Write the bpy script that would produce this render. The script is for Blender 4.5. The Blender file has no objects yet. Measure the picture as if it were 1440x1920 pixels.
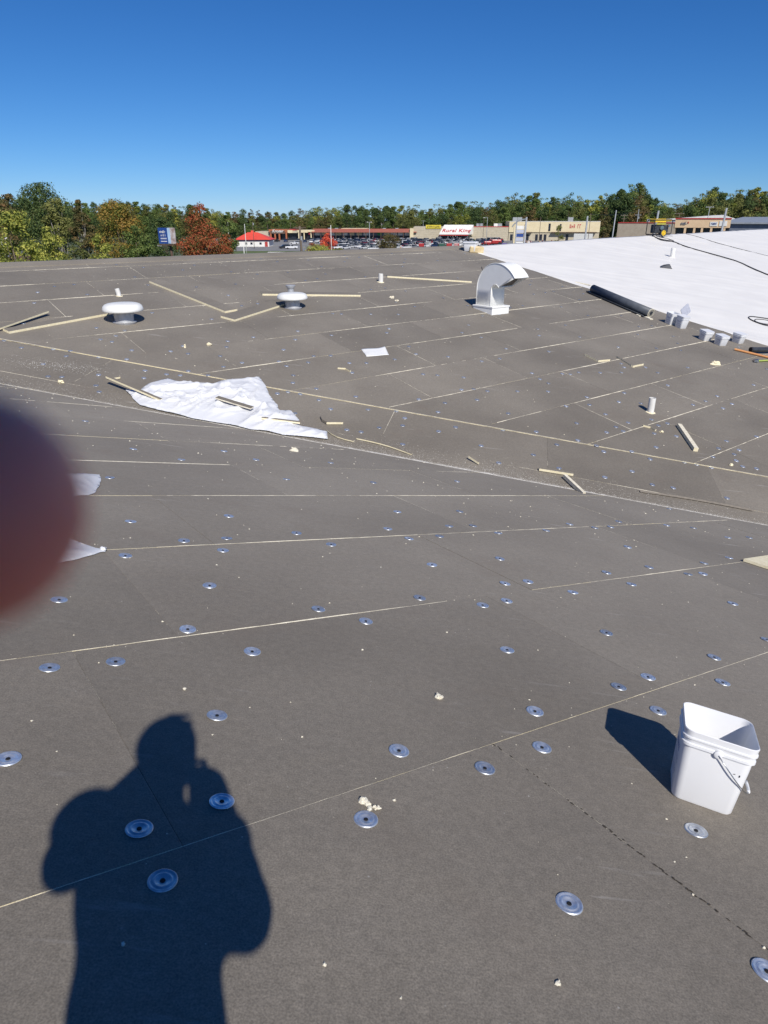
import bpy, bmesh, math, random
import numpy as np
from mathutils import Vector, Matrix, noise, Quaternion
R = random.Random(7)
sc = bpy.context.scene
col = sc.collection
RAD = math.radians

# ------------------------------------------------------------------ camera
CZ = 13.0                      # lens height above the parking lots
F = 1259.0; PITCH = RAD(23.677)
cP, sP = math.cos(PITCH), math.sin(PITCH)
cam = bpy.data.cameras.new('camera'); camo = bpy.data.objects.new('camera', cam); col.objects.link(camo)
camo.location = (0, 0, CZ); camo.rotation_euler = (RAD(90) - PITCH, 0, 0)
cam.sensor_fit = 'HORIZONTAL'; cam.sensor_width = 36; cam.lens = 36 * F / 1440
cam.clip_start = 0.004; cam.clip_end = 3000
cam.dof.use_dof = True; cam.dof.focus_distance = 6.0; cam.dof.aperture_fstop = 13.0
sc.camera = camo

# ------------------------------------------------------------------ sky, sun, exposure
TOSUN = Vector((0.260, -0.714, 0.650)).normalized()
world = bpy.data.worlds.new('World'); sc.world = world; world.use_nodes = True
nt = world.node_tree; nt.nodes.clear()
sky = nt.nodes.new('ShaderNodeTexSky'); sky.sky_type = 'NISHITA'; sky.sun_disc = False
sky.sun_elevation = math.asin(TOSUN.z); sky.sun_rotation = math.atan2(TOSUN.x, TOSUN.y)
sky.altitude = 0; sky.air_density = 0.7; sky.dust_density = 0.0; sky.ozone_density = 3.0
# clear deep blue autumn sky: one colour response per channel, the same in every direction
sep = nt.nodes.new('ShaderNodeSeparateColor'); cmb = nt.nodes.new('ShaderNodeCombineColor'); nt.links.new(sky.outputs[0], sep.inputs[0])
for i, (gain, gam) in enumerate(((.450, 1.42), (.600, 1.07), (.87, .91))):
    m1 = nt.nodes.new('ShaderNodeMath'); m1.operation = 'MULTIPLY'; m1.inputs[1].default_value = .1
    m2 = nt.nodes.new('ShaderNodeMath'); m2.operation = 'POWER'; m2.inputs[1].default_value = gam
    m3 = nt.nodes.new('ShaderNodeMath'); m3.operation = 'MULTIPLY'; m3.inputs[1].default_value = gain * 10
    nt.links.new(sep.outputs[i], m1.inputs[0]); nt.links.new(m1.outputs[0], m2.inputs[0]); nt.links.new(m2.outputs[0], m3.inputs[0]); nt.links.new(m3.outputs[0], cmb.inputs[i])
bg = nt.nodes.new('ShaderNodeBackground'); bg.inputs['Strength'].default_value = 0.1
wo = nt.nodes.new('ShaderNodeOutputWorld')
nt.links.new(cmb.outputs[0], bg.inputs[0]); nt.links.new(bg.outputs[0], wo.inputs[0])
sl = bpy.data.lights.new('sun', 'SUN'); sl.energy = 4.6; sl.angle = RAD(0.53); sl.color = (1.0, 0.95, 0.88)
so = bpy.data.objects.new('sun', sl); col.objects.link(so)
so.rotation_euler = TOSUN.to_track_quat('Z', 'Y').to_euler(); so.location = (20, -60, 80)
sc.view_settings.view_transform = 'Standard'; sc.view_settings.look = 'None'
sc.view_settings.exposure = 0.0; sc.view_settings.gamma = 1.0; sc.view_settings.use_curve_mapping = False
sc.cycles.max_bounces = 6; sc.cycles.use_denoising = True

# ------------------------------------------------------------------ geometry of the place
AX, AY, AD = 0.1658, 0.1819, 1.4178        # near slope : drop = AD + AX x + AY y
BX, BY, BD = 0.1077, -0.1405, 4.2994       # far slope
def zA(x, y): return CZ - (AD + AX * x + AY * y)
def zB(x, y): return CZ - (BD + BX * x + BY * y)
def ray(px, py):
    x = (px - 720) / F; v = (py - 960) / F
    return Vector((x, cP - v * sP, -(sP + v * cP)))
def onA(px, py):
    r = ray(px, py); t = AD / (-r.z - AX * r.x - AY * r.y); return Vector((r.x * t, r.y * t, CZ + r.z * t))
def onB(px, py):
    r = ray(px, py); t = BD / (-r.z - BX * r.x - BY * r.y); return Vector((r.x * t, r.y * t, CZ + r.z * t))
def zat(py, Y):                              # height seen at picture row py on distance Y
    v = (py - 960) / F; return CZ - (Y * sP + v * Y * cP) / (cP - v * sP)
def gp(px, Y, z=0.0):                        # point at distance Y, height z on picture column px
    d = Y * cP + (CZ - z) * sP; return Vector(((px - 720) / F * d, Y, z))
class Frame:
    def __init__(s, gx, gy, d0, u, o):
        n = Vector((gx, gy, 1)); s.k = d0 / n.length; n.normalize(); s.n = n
        u = Vector(u); u = (u - n * u.dot(n)).normalized(); s.u = u; s.v = n.cross(u)
        s.o = o
        s.X0 = Vector((0, 0, CZ)) - n * s.k
    def P(s, U, V, h=0.0): return s.X0 + s.u * U + s.v * (s.o + V) + s.n * h
    def UV(s, P): d = P - s.X0; return d.dot(s.u), d.dot(s.v) - s.o
FA = Frame(AX, AY, AD, (-.78637, -.57157, .23435), 1.4451)
if FA.v.dot(Vector((-.5964, .8013, -.0469))) < 0: FA.v = -FA.v
FB = Frame(BX, BY, BD, (.7851, .6194, .0024), -11.3221)
if FB.v.dot(Vector((.6102, -.7728, -.1743))) < 0: FB.v = -FB.v
# strip of boards laid along the valley, on the far slope
FC = Frame(BX, BY, BD, (1, -.186, -(BX - .186 * BY)), 0)
if FC.v.y < 0: FC.v = -FC.v
YEL = lambda x: 10.576 - .1873 * x
VAL = lambda x: 8.94 - .18 * x
FC.o = (Vector((0, YEL(0), zB(0, YEL(0)))) - FC.X0).dot(FC.v) - 1.22
W4 = 1.22; L8 = 2.44

# ------------------------------------------------------------------ helpers
def tag(o, label=None, cat=None, group=None, kind=None):
    if label: o['label'] = label
    if cat: o['category'] = cat
    if group: o['group'] = group
    if kind: o['kind'] = kind
    return o
def empty(name, loc=(0, 0, 0), label=None, cat=None, group=None, rot=None, mat=None):
    o = bpy.data.objects.new(name, None); col.objects.link(o); o.empty_display_size = .2
    o.location = loc
    if rot is not None: o.rotation_euler = rot
    if mat is not None: o.matrix_world = mat
    return tag(o, label, cat, group)
def copy_tree(o, parent=None):
    c = o.copy(); col.objects.link(c); c.parent = parent
    for ch in [x for x in o.children]: copy_tree(ch, c)
    return c
class MB:
    def __init__(s): s.v = []; s.f = []; s.m = []; s.mi = 0
    def add(s, vs, fs):
        b = len(s.v); s.v += [tuple(p) for p in vs]; s.f += [tuple(b + i for i in f) for f in fs]; s.m += [s.mi] * len(fs)
    def box(s, c, d, M=None):
        x, y, z = c; a, b, e = d[0] / 2, d[1] / 2, d[2] / 2
        vs = [Vector((x + i * a, y + j * b, z + k * e)) for i in (-1, 1) for j in (-1, 1) for k in (-1, 1)]
        if M is not None: vs = [M @ p for p in vs]
        s.add(vs, [(0, 1, 3, 2), (4, 6, 7, 5), (0, 4, 5, 1), (2, 3, 7, 6), (0, 2, 6, 4), (1, 5, 7, 3)]); return s
    def prism(s, poly, z0, z1, M=None):
        n = len(poly)
        vs = [Vector((p[0], p[1], z0)) for p in poly] + [Vector((p[0], p[1], z1)) for p in poly]
        if M is not None: vs = [M @ p for p in vs]
        s.add(vs, [tuple(range(n - 1, -1, -1)), tuple(range(n, 2 * n))] + [(i, (i + 1) % n, n + (i + 1) % n, n + i) for i in range(n)]); return s
    def tube(s, pts, r, n=10, cap=True):
        pts = [Vector(p) for p in pts]; rs = r if isinstance(r, (list, tuple)) else [r] * len(pts)
        vs = []; prev = None
        for i, p in enumerate(pts):
            t = (pts[min(i + 1, len(pts) - 1)] - pts[max(i - 1, 0)]).normalized()
            if prev is None:
                a = t.orthogonal().normalized()
            else:
                a = prev - t * prev.dot(t); a = a.normalized() if a.length > 1e-6 else t.orthogonal().normalized()
            prev = a; b = t.cross(a)
            for k in range(n):
                w = 2 * math.pi * k / n; vs.append(p + (a * math.cos(w) + b * math.sin(w)) * rs[i])
        fs = []
        for i in range(len(pts) - 1):
            for k in range(n):
                fs.append((i * n + k, i * n + (k + 1) % n, (i + 1) * n + (k + 1) % n, (i + 1) * n + k))
        if cap: fs.append(tuple(range(n - 1, -1, -1))); fs.append(tuple((len(pts) - 1) * n + k for k in range(n)))
        s.add(vs, fs); return s
    def lathe(s, prof, n=24, M=None, cx=0, cy=0, caps=True):
        vs = []
        for (r, z) in prof:
            for k in range(n):
                w = 2 * math.pi * k / n; vs.append(Vector((cx + r * math.cos(w), cy + r * math.sin(w), z)))
        if M is not None: vs = [M @ p for p in vs]
        fs = [(i * n + k, i * n + (k + 1) % n, (i + 1) * n + (k + 1) % n, (i + 1) * n + k) for i in range(len(prof) - 1) for k in range(n)]
        if caps and prof[0][0] > 1e-5: fs.append(tuple(range(n - 1, -1, -1)))
        if caps and prof[-1][0] > 1e-5: fs.append(tuple((len(prof) - 1) * n + k for k in range(n)))
        s.add(vs, fs); return s
    def ball(s, c, r, n=12, m=8, M=None, dis=0, seed=0):
        c = Vector(c); r = Vector(r) if not isinstance(r, (int, float)) else Vector((r, r, r)); vs = []
        for i in range(m + 1):
            th = math.pi * i / m
            for k in range(n):
                w = 2 * math.pi * k / n; d = Vector((math.sin(th) * math.cos(w), math.sin(th) * math.sin(w), math.cos(th)))
                q = 1 + (dis * noise.noise(d * 2 + Vector((seed, 0, 0))) if dis else 0)
                vs.append(c + Vector((d.x * r.x, d.y * r.y, d.z * r.z)) * q)
        if M is not None: vs = [M @ p for p in vs]
        s.add(vs, [(i * n + k, (i + 1) * n + k, (i + 1) * n + (k + 1) % n, i * n + (k + 1) % n) for i in range(m) for k in range(n)]); return s
    def mesh(s, name, mats, smooth=False, recalc=True):
        me = bpy.data.meshes.new(name); me.from_pydata(s.v, [], s.f)
        for m in (mats if isinstance(mats, (list, tuple)) else [mats]): me.materials.append(m)
        if any(s.m): me.polygons.foreach_set('material_index', s.m)
        if recalc:
            bm = bmesh.new(); bm.from_mesh(me); bmesh.ops.remove_doubles(bm, verts=bm.verts, dist=1e-6)
            bmesh.ops.recalc_face_normals(bm, faces=bm.faces); bm.to_mesh(me); bm.free()
        if smooth: me.shade_smooth()
        me.update(); return me
    def build(s, name, mats, parent=None, smooth=False, loc=None, recalc=True, auto=None):
        me = s.mesh(name, mats, smooth or auto is not None, recalc)
        if auto is not None: me.set_sharp_from_angle(angle=RAD(auto))
        o = bpy.data.objects.new(name, me); col.objects.link(o); o.parent = parent
        if loc is not None: o.location = loc
        return o
def bevel(o, w, seg=2):
    b = o.modifiers.new('bevel', 'BEVEL'); b.width = w; b.segments = seg; b.limit_method = 'ANGLE'; b.angle_limit = RAD(35); return o
def frame_mat(P, x, n):                       # matrix with local z = n, local x ~ x
    n = n.normalized(); x = (x - n * x.dot(n)).normalized(); y = n.cross(x)
    M = Matrix((x, y, n)).transposed().to_4x4(); M.translation = P; return M

# ------------------------------------------------------------------ materials
def new_mat(name):
    m = bpy.data.materials.new(name); m.use_nodes = True; t = m.node_tree
    b = t.nodes['Principled BSDF']; return m, t, b
def N(t, typ, **k):
    n = t.nodes.new(typ)
    for a, v in k.items():
        if a.startswith('i_'): n.inputs[a[2:].replace('_', ' ')].default_value = v
        else: setattr(n, a, v)
    return n
def col4(c): return (c[0], c[1], c[2], 1)
def pmat(name, c1, c2=None, scale=8, rough=.6, metal=0, bump=0, bscale=None, detail=4, stretch=None, spec=None, rnd=0, lo=.35, hi=.65):
    m, t, b = new_mat(name)
    b.inputs['Roughness'].default_value = rough; b.inputs['Metallic'].default_value = metal
    if spec is not None: b.inputs['Specular IOR Level'].default_value = spec
    tc = N(t, 'ShaderNodeTexCoord'); mp = N(t, 'ShaderNodeMapping'); t.links.new(tc.outputs['Object'], mp.inputs[0])
    if stretch: mp.inputs['Scale'].default_value = stretch
    c2 = c2 or tuple(x * .82 for x in c1)
    ns = N(t, 'ShaderNodeTexNoise'); ns.inputs['Scale'].default_value = scale; ns.inputs['Detail'].default_value = detail
    t.links.new(mp.outputs[0], ns.inputs[0])
    cr = N(t, 'ShaderNodeValToRGB'); cr.color_ramp.elements[0].position = lo; cr.color_ramp.elements[1].position = hi
    cr.color_ramp.elements[0].color = col4(c2); cr.color_ramp.elements[1].color = col4(c1)
    t.links.new(ns.outputs[0], cr.inputs[0]); out = cr.outputs[0]
    if rnd:
        oi = N(t, 'ShaderNodeObjectInfo'); mr = N(t, 'ShaderNodeMapRange'); mr.inputs['To Min'].default_value = 1 - rnd; mr.inputs['To Max'].default_value = 1 + rnd
        t.links.new(oi.outputs['Random'], mr.inputs[0]); mx = N(t, 'ShaderNodeVectorMath', operation='SCALE')
        t.links.new(out, mx.inputs[0]); t.links.new(mr.outputs[0], mx.inputs['Scale']); out = mx.outputs[0]
    t.links.new(out, b.inputs['Base Color'])
    if bump:
        n2 = N(t, 'ShaderNodeTexNoise'); n2.inputs['Scale'].default_value = bscale or scale * 5; n2.inputs['Detail'].default_value = 3
        t.links.new(mp.outputs[0], n2.inputs[0]); bp = N(t, 'ShaderNodeBump'); bp.inputs['Strength'].default_value = bump; bp.inputs['Distance'].default_value = .01
        t.links.new(n2.outputs[0], bp.inputs['Height']); t.links.new(bp.outputs[0], b.inputs['Normal'])
    return m

def facer_mat():
    m, t, b = new_mat('facer'); L = t.links.new
    b.inputs['Roughness'].default_value = .82; b.inputs['Specular IOR Level'].default_value = .3
    b.inputs['Sheen Weight'].default_value = .16; b.inputs['Sheen Roughness'].default_value = .6; b.inputs['Sheen Tint'].default_value = (.95, .88, .78, 1)
    tc = N(t, 'ShaderNodeTexCoord'); O = tc.outputs['Object']
    def noi(s, d=3, st=None):
        n = N(t, 'ShaderNodeTexNoise'); n.inputs['Scale'].default_value = s; n.inputs['Detail'].default_value = d
        if st:
            mp = N(t, 'ShaderNodeMapping'); mp.inputs['Rotation'].default_value = st[0]; mp.inputs['Scale'].default_value = st[1]; L(O, mp.inputs[0]); L(mp.outputs[0], n.inputs[0])
        else: L(O, n.inputs[0])
        return n.outputs[0]
    def ramp(i, a, b_, ca, cb):
        r = N(t, 'ShaderNodeValToRGB'); r.color_ramp.elements[0].position = a; r.color_ramp.elements[1].position = b_
        r.color_ramp.elements[0].color = col4(ca); r.color_ramp.elements[1].color = col4(cb); L(i, r.inputs[0]); return r.outputs[0]
    base = ramp(noi(.55, 6), .32, .68, (.155, .135, .107), (.222, .196, .157))
    fine = ramp(noi(210, 3), .3, .7, (.70, .70, .70), (1.30, 1.30, 1.30))
    mott = ramp(noi(34, 6), .3, .7, (.90, .90, .90), (1.10, 1.10, 1.10))
    fib = ramp(noi(26, 5, ((0, 0, .63), (1, 9, 1))), .35, .7, (.95, .95, .95), (1.07, 1.07, 1.07))
    def mul(a, c):
        v = N(t, 'ShaderNodeVectorMath', operation='MULTIPLY'); L(a, v.inputs[0]); L(c, v.inputs[1]); return v.outputs[0]
    c = mul(mul(mul(base, fine), mott), fib)
    oi = N(t, 'ShaderNodeObjectInfo'); mr = N(t, 'ShaderNodeMapRange'); mr.inputs['To Min'].default_value = .89; mr.inputs['To Max'].default_value = 1.12
    L(oi.outputs['Random'], mr.inputs[0]); sc_ = N(t, 'ShaderNodeVectorMath', operation='SCALE'); L(c, sc_.inputs[0]); L(mr.outputs[0], sc_.inputs['Scale']); c = sc_.outputs[0]
    # pale dust: scuffs and fine specks
    def mix(f, a, colr):
        x = N(t, 'ShaderNodeMix', data_type='RGBA'); L(f, x.inputs[0]); L(a, x.inputs[6]); x.inputs[7].default_value = col4(colr); return x.outputs[2]
    sc1 = ramp(noi(5, 8, ((0, 0, .2), (.6, 5, 1))), .64, .76, (0, 0, 0), (1, 1, 1))
    msk = ramp(noi(.9, 3), .52, .66, (0, 0, 0), (.5, .5, .5)); f1 = mul(sc1, msk)
    c = mix(f1, c, (.38, .36, .33))
    vo = N(t, 'ShaderNodeTexVoronoi'); vo.inputs['Scale'].default_value = 17; vo.inputs['Randomness'].default_value = 1; L(O, vo.inputs[0])
    sp = ramp(vo.outputs['Distance'], .035, .07, (1, 1, 1), (0, 0, 0)); spm = ramp(noi(2.2, 4), .5, .62, (0, 0, 0), (.75, .75, .75))
    c = mix(mul(sp, spm), c, (.5, .48, .43))
    vo2 = N(t, 'ShaderNodeTexVoronoi'); vo2.inputs['Scale'].default_value = 9; L(O, vo2.inputs[0])
    dk = ramp(vo2.outputs['Distance'], .02, .05, (.6, .6, .6), (0, 0, 0)); dkm = ramp(noi(1.7, 4), .55, .66, (0, 0, 0), (1, 1, 1))
    c = mix(mul(dk, dkm), c, (.03, .028, .025))
    # brownish water and foot marks, pale rubbed streaks
    st_ = ramp(noi(1.9, 7), .60, .72, (0, 0, 0), (.30, .30, .30)); c = mix(st_, c, (.15, .118, .090))
    rub = ramp(noi(2.4, 9, ((0, 0, 1.1), (.7, 6, 1))), .66, .74, (0, 0, 0), (.75, .75, .75)); rm_ = ramp(noi(.7, 2), .45, .6, (0, 0, 0), (1, 1, 1)); c = mix(mul(rub, rm_), c, (.36, .335, .30))
    L(c, b.inputs['Base Color'])
    bp = N(t, 'ShaderNodeBump'); bp.inputs['Strength'].default_value = .35; bp.inputs['Distance'].default_value = .002
    n3 = noi(130, 4); L(n3, bp.inputs['Height'])
    bp2 = N(t, 'ShaderNodeBump'); bp2.inputs['Strength'].default_value = .5; bp2.inputs['Distance'].default_value = .02
    L(noi(3.5, 2), bp2.inputs['Height']); L(bp.outputs[0], bp2.inputs['Normal']); L(bp2.outputs[0], b.inputs['Normal'])
    return m
M_facer = facer_mat()
M_foam = pmat('foam_core', (.92, .84, .60), (.80, .71, .47), 25, .9, bump=.3)
M_foamw = pmat('pale_foam', (.86, .80, .64), (.66, .60, .46), 30, .9, bump=.4)
M_crumb = pmat('foam_crumb', (.8, .76, .62), (.7, .64, .5), 30, .9)
M_dust = pmat('dust', (.62, .60, .55), (.45, .43, .4), 30, .9)
M_zinc = pmat('galvanized_plate', (.80, .84, .87), (.58, .61, .65), 55, .42, metal=.80, rnd=.22)
M_duct = pmat('galvanized_duct', (.58, .59, .60), (.46, .47, .49), 14, .45, metal=.25, bump=.05, stretch=(1, 1, .3))
M_white = pmat('white_paint', (.90, .90, .87), (.86, .86, .83), 6, .42, bump=.03)
M_cap = pmat('white_vent_cap', (.88, .88, .84), (.80, .80, .76), 5, .4)
M_pvc = pmat('white_pvc', (.80, .79, .75), (.72, .71, .67), 9, .45)
M_hdpe = pmat('white_bucket_plastic', (.80, .81, .82), (.77, .78, .79), 4, .38)
M_memb = pmat('white_membrane', (.86, .84, .79), (.81, .79, .745), 1.2, .55, bump=.04, bscale=40, stretch=(1, 1, 1))
M_sheet = pmat('white_plastic_sheet', (.76, .77, .78), (.70, .71, .73), 3, .5, bump=.12, bscale=22)
M_black = pmat('black_rubber', (.045, .05, .06), (.03, .034, .042), 12, .42)
M_dark = pmat('dark_hole', (.012, .012, .014), (.008, .008, .01), 8, .8)
M_roll = pmat('dark_membrane', (.10, .112, .13), (.075, .085, .10), 6, .5, bump=.05)
M_cord = pmat('black_cord', (.03, .03, .035), None, 8, .5)
M_blue = pmat('blue_print', (.10, .16, .40), (.08, .13, .35), 20, .5)
M_orange = pmat('orange_handle', (.70, .33, .12), (.6, .27, .1), 8, .5)
M_green = pmat('green_handle', (.42, .50, .12), (.34, .42, .1), 8, .5)
M_yellow = pmat('yellow_paint', (.85, .58, .03), (.75, .5, .03), 8, .35)
M_deck = pmat('deck_metal', (.2, .2, .2), None, 4, .6)
M_wallm = pmat('metal_siding', (.42, .40, .36), (.36, .34, .31), 2, .6)
M_wire = pmat('steel_wire', (.55, .57, .6), None, 8, .3, metal=1)
M_lbl = pmat('label_grey', (.52, .54, .62), (.4, .42, .5), 30, .5)
M_tread = pmat('felt_grey', (.17, .15, .135), None, 20, .8)

# ------------------------------------------------------------------ polygon clipping
def clip(poly, f):                             # keep f(p)>=0, f linear in plane coordinates
    out = []
    for i in range(len(poly)):
        a, b = poly[i], poly[(i + 1) % len(poly)]; fa, fb = f(a), f(b)
        if fa >= 0: out.append(a)
        if (fa >= 0) != (fb >= 0):
            t = fa / (fa - fb); out.append((a[0] + (b[0] - a[0]) * t, a[1] + (b[1] - a[1]) * t))
    return out
def area(p): return abs(sum(p[i][0] * p[(i + 1) % len(p)][1] - p[(i + 1) % len(p)][0] * p[i][1] for i in range(len(p)))) / 2
def shrink(poly, g):
    cx = sum(p[0] for p in poly) / len(poly); cy = sum(p[1] for p in poly) / len(poly); out = []
    n = len(poly)
    s = 1 if sum(poly[i][0] * poly[(i + 1) % n][1] - poly[(i + 1) % n][0] * poly[i][1] for i in range(n)) > 0 else -1
    for i in range(n):
        p0, p1, p2 = poly[i - 1], poly[i], poly[(i + 1) % n]
        e1 = Vector((p1[0] - p0[0], p1[1] - p0[1])); e2 = Vector((p2[0] - p1[0], p2[1] - p1[1]))
        if e1.length < 1e-5 or e2.length < 1e-5: out.append(p1); continue
        n1 = Vector((-e1.y, e1.x)).normalized() * s; n2 = Vector((-e2.y, e2.x)).normalized() * s
        b = n1 + n2; d = max(.3, 1 + n1.dot(n2)); out.append((p1[0] + b.x / d * g, p1[1] + b.y / d * g))
    return out

# ================================================================== the building we stand on
bldg = empty('metal_roofed_building', (0, 0, 0), 'large low building whose pitched roof is half covered in insulation boards, half in white membrane', 'building')
YR = {}                                         # ridge: V (in rows) along U on the far slope
def ridge_k(U): return float(np.interp(U, [-20, 3, 18, 30, 45, 70], [-5.55, -5.5, -5.5, -6.1, -6.75, -7.8]))
boards = []                                     # (frame, poly, object)
def board(fr, poly, lift, th=.05, name='insulation_board'):
    poly = [p for i, p in enumerate(poly) if (Vector(p) - Vector(poly[i - 1])).length > .01]
    if len(poly) < 3 or area(poly) < .02: return None
    sp = shrink(poly, .0010)
    h = lift + R.uniform(-.0012, .0012)
    pts = [fr.P(p[0], p[1]) for p in sp]; n = len(pts)
    c0 = sum(pts, Vector()) / n
    mb = MB(); mb.mi = 0
    top = [p + fr.n * (h + R.uniform(-.0006, .0006)) for p in pts]; bot = [p + fr.n * (lift - th) for p in pts]
    mb.v = [tuple(p) for p in top + bot]
    mb.f = [tuple(range(n))] + [tuple(range(2 * n - 1, n - 1, -1))] + [(i, n + i, n + (i + 1) % n, (i + 1) % n) for i in range(n)]
    mb.m = [0] + [0] + [(0 if abs(sp[(i + 1) % n][0] - sp[i][0]) < .05 * abs(sp[(i + 1) % n][1] - sp[i][1]) else 1) for i in range(n)]
    me = mb.mesh(name, [M_facer, M_foam]); o = bpy.data.objects.new(name, me); col.objects.link(o); o.parent = bldg
    boards.append((fr, sp, o, h)); return o
fVA = lambda p: (lambda P: (P.y * -1 + VAL(P.x)))(FA.P(*p))
xlo = lambda p: FA.P(*p).x + 15
xhi = lambda p: 13 - FA.P(*p).x
ylo = lambda p: FA.P(*p).y + 3.2
rowU = {0: -.684, -1: -1.91, 1: -1.13, 2: -1.83, 3: -.62, 4: -1.5, 5: -.4, 6: -2.1}
A_joints = []
for k in range(-9, 13):
    u0 = rowU.get(k, R.uniform(0, 2.4))
    for j in range(-9, 8):
        U = u0 + j * L8
        poly = [(U, k * W4), (U + L8, k * W4), (U + L8, (k + 1) * W4), (U, (k + 1) * W4)]
        for f in (xlo, xhi, ylo, fVA): poly = clip(poly, f) if poly else poly
        if len(poly) >= 3: board(FA, poly, 0)
    A_joints.append((k, u0))
# far slope, above the pale diagonal step
LIFTB = .012
fYB = lambda p: (lambda P: P.y - YEL(P.x))(FB.P(*p))
fRB = lambda p: p[1] - ridge_k(p[0]) * W4
MU = 18.25
fMB = lambda p: MU - p[0]
xB = lambda p: FB.P(*p).x + 15
rowB = {1: 6.3, -3: 5.9, -2: 5.33, -1: 4.08, 0: 5.22, 2: 14.9, 3: 11.0, -4: 4.6, -5: 6.0, 4: 12.3, 5: 13.2, -6: 5.1}
for k in range(-7, 12):
    u0 = rowB.get(k, R.uniform(0, 2.4))
    for j in range(-12, 14):
        U = u0 + j * L8
        poly = [(U, k * W4), (U + L8, k * W4), (U + L8, (k + 1) * W4), (U, (k + 1) * W4)]
        for f in (fYB, fRB, fMB, xB): poly = clip(poly, f) if poly else poly
        if len(poly) >= 3: board(FB, poly, LIFTB)
# strip C : two rows along the valley
for r_, (v0, v1, us) in enumerate(((0, 1.22, 1.62), (-.42, 0, .3))):
    ln = L8
    for j in range(-8, 8):
        U = us - (0.55 if r_ == 0 else 0) + j * ln
        poly = [(U, v0), (U + ln, v0), (U + ln, v1), (U, v1)]
        fv = lambda p: (lambda P: P.y - VAL(P.x))(FC.P(*p))
        fx = lambda p: FC.P(*p).x + 15
        fx2 = lambda p: 16 - FC.P(*p).x
        for f in (fv, fx, fx2): poly = clip(poly, f) if poly else poly
        if len(poly) >= 3: board(FC, poly, 0.0015 if r_ else 0)

# exposed foam along the joints
fm = MB()
def ribbon(fr, a, b, w, h0, cover=.6, seed=0, hmax=.003, step=.05, wiggle=.002):
    a = Vector(a); b = Vector(b); L = (b - a).length
    if L < .1: return
    d = (b - a) / L; nrm = Vector((-d.y, d.x)); n = max(2, int(L / step)); run = []
    def flush():
        nonlocal run
        if len(run) > 1:
            vs = []; fs = []
            for (c, ww) in run:
                for s_, hh in ((-1, 0), (0, 1), (1, 0)):
                    q = c + nrm * s_ * ww; vs.append(fr.P(q.x, q.y, h0 + .0006 + hh * min(hmax, ww * .6)))
            for i in range(len(run) - 1):
                fs += [(i * 3, i * 3 + 1, i * 3 + 4, i * 3 + 3), (i * 3 + 1, i * 3 + 2, i * 3 + 5, i * 3 + 4)]
            fm.add(vs, fs)
        run = []
    for i in range(n + 1):
        t = L * i / n; c = a + d * t
        lo = noise.noise(Vector((t * .55 + seed * 7.3, seed * 1.7, 0))) * .5 + .5
        hi = noise.noise(Vector((t * 9, seed * 3.1, 5))) * .5 + .5
        k = lo * .75 + hi * .25
        q_ = (k - .30 - (1 - cover) * .30) / .40
        if q_ > .02: run.append((c + nrm * wiggle * (hi - .5) * 2, w * (.16 + 1.25 * min(1, q_) ** 1.3) * (.7 + .6 * hi)))
        else: flush()
    flush()
sd = 0
def inA(U, V):
    P = FA.P(U, V); return P.y < VAL(P.x) - .05 and -15 < P.x < 13
def segs(test, fn, a, b, n=120):
    a = Vector(a); b = Vector(b); st = None
    for i in range(n + 1):
        q = a + (b - a) * i / n; ok = test(q.x, q.y)
        if ok and st is None: st = q
        if (not ok or i == n) and st is not None:
            fn(st, q if ok else a + (b - a) * (i - 1) / n); st = None
cv = {0: .52, 1: .60, 2: .56, 3: .42, 4: .46, 5: .5, 6: .45, 7: .5}
for k in range(-4, 12):
    sd += 1; segs(inA, lambda p, q: ribbon(FA, p, q, .0021 + .0022 * max(0, k), 0, cv.get(k, .5), sd), (-20, k * W4), (16, k * W4))
for (k, u0) in A_joints:
    if k < -3: continue
    for j in range(-8, 7):
        U = u0 + j * L8; sd += 1
        segs(inA, lambda p, q: ribbon(FA, p, q, .0011 + .0008 * max(0, k), 0, .26 if k > 0 else .10, sd), (U, k * W4 + .01), (U, (k + 1) * W4 - .01), 20)
def inB(U, V):
    P = FB.P(U, V); return P.y > YEL(P.x) + .03 and U < MU - .05 and V > ridge_k(U) * W4 + .05 and P.x > -15
for k in range(-5, 12):
    sd += 1; segs(inB, lambda p, q: ribbon(FB, p, q, .0115, LIFTB, .60, sd, hmax=.006), (-12, k * W4), (18.2, k * W4))
for k, u0 in rowB.items():
    for j in range(-9, 7):
        U = u0 + j * L8; sd += 1
        segs(inB, lambda p, q: ribbon(FB, p, q, .006, LIFTB, .36, sd, hmax=.005), (U, k * W4 + .01), (U, (k + 1) * W4 - .01), 20)
P0 = FB.UV(Vector((-14, YEL(-14), 0)) + Vector((0, 0, zB(-14, YEL(-14))))); P1 = FB.UV(Vector((15, YEL(15), zB(15, YEL(15)))))
ribbon(FB, P0, P1, .006, LIFTB, .95, 77, hmax=.002)
def inC(U, V): P = FC.P(U, V); return -15 < P.x < 15 and P.y > VAL(P.x)
segs(inC, lambda p, q: ribbon(FC, p, q, .008, 0, .55, 78), (-16, 0), (16, 0))
for j in range(-6, 6): ribbon(FC, (1.07 + j * L8, .01), (1.07 + j * L8, 1.2), .006, 0, .5, 90 + j)
o = fm.build('exposed_foam', M_foamw, bldg, recalc=True); tag(o, kind='stuff')
fm = MB()                                       # torn dark fibre along the nearest end joints
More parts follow.
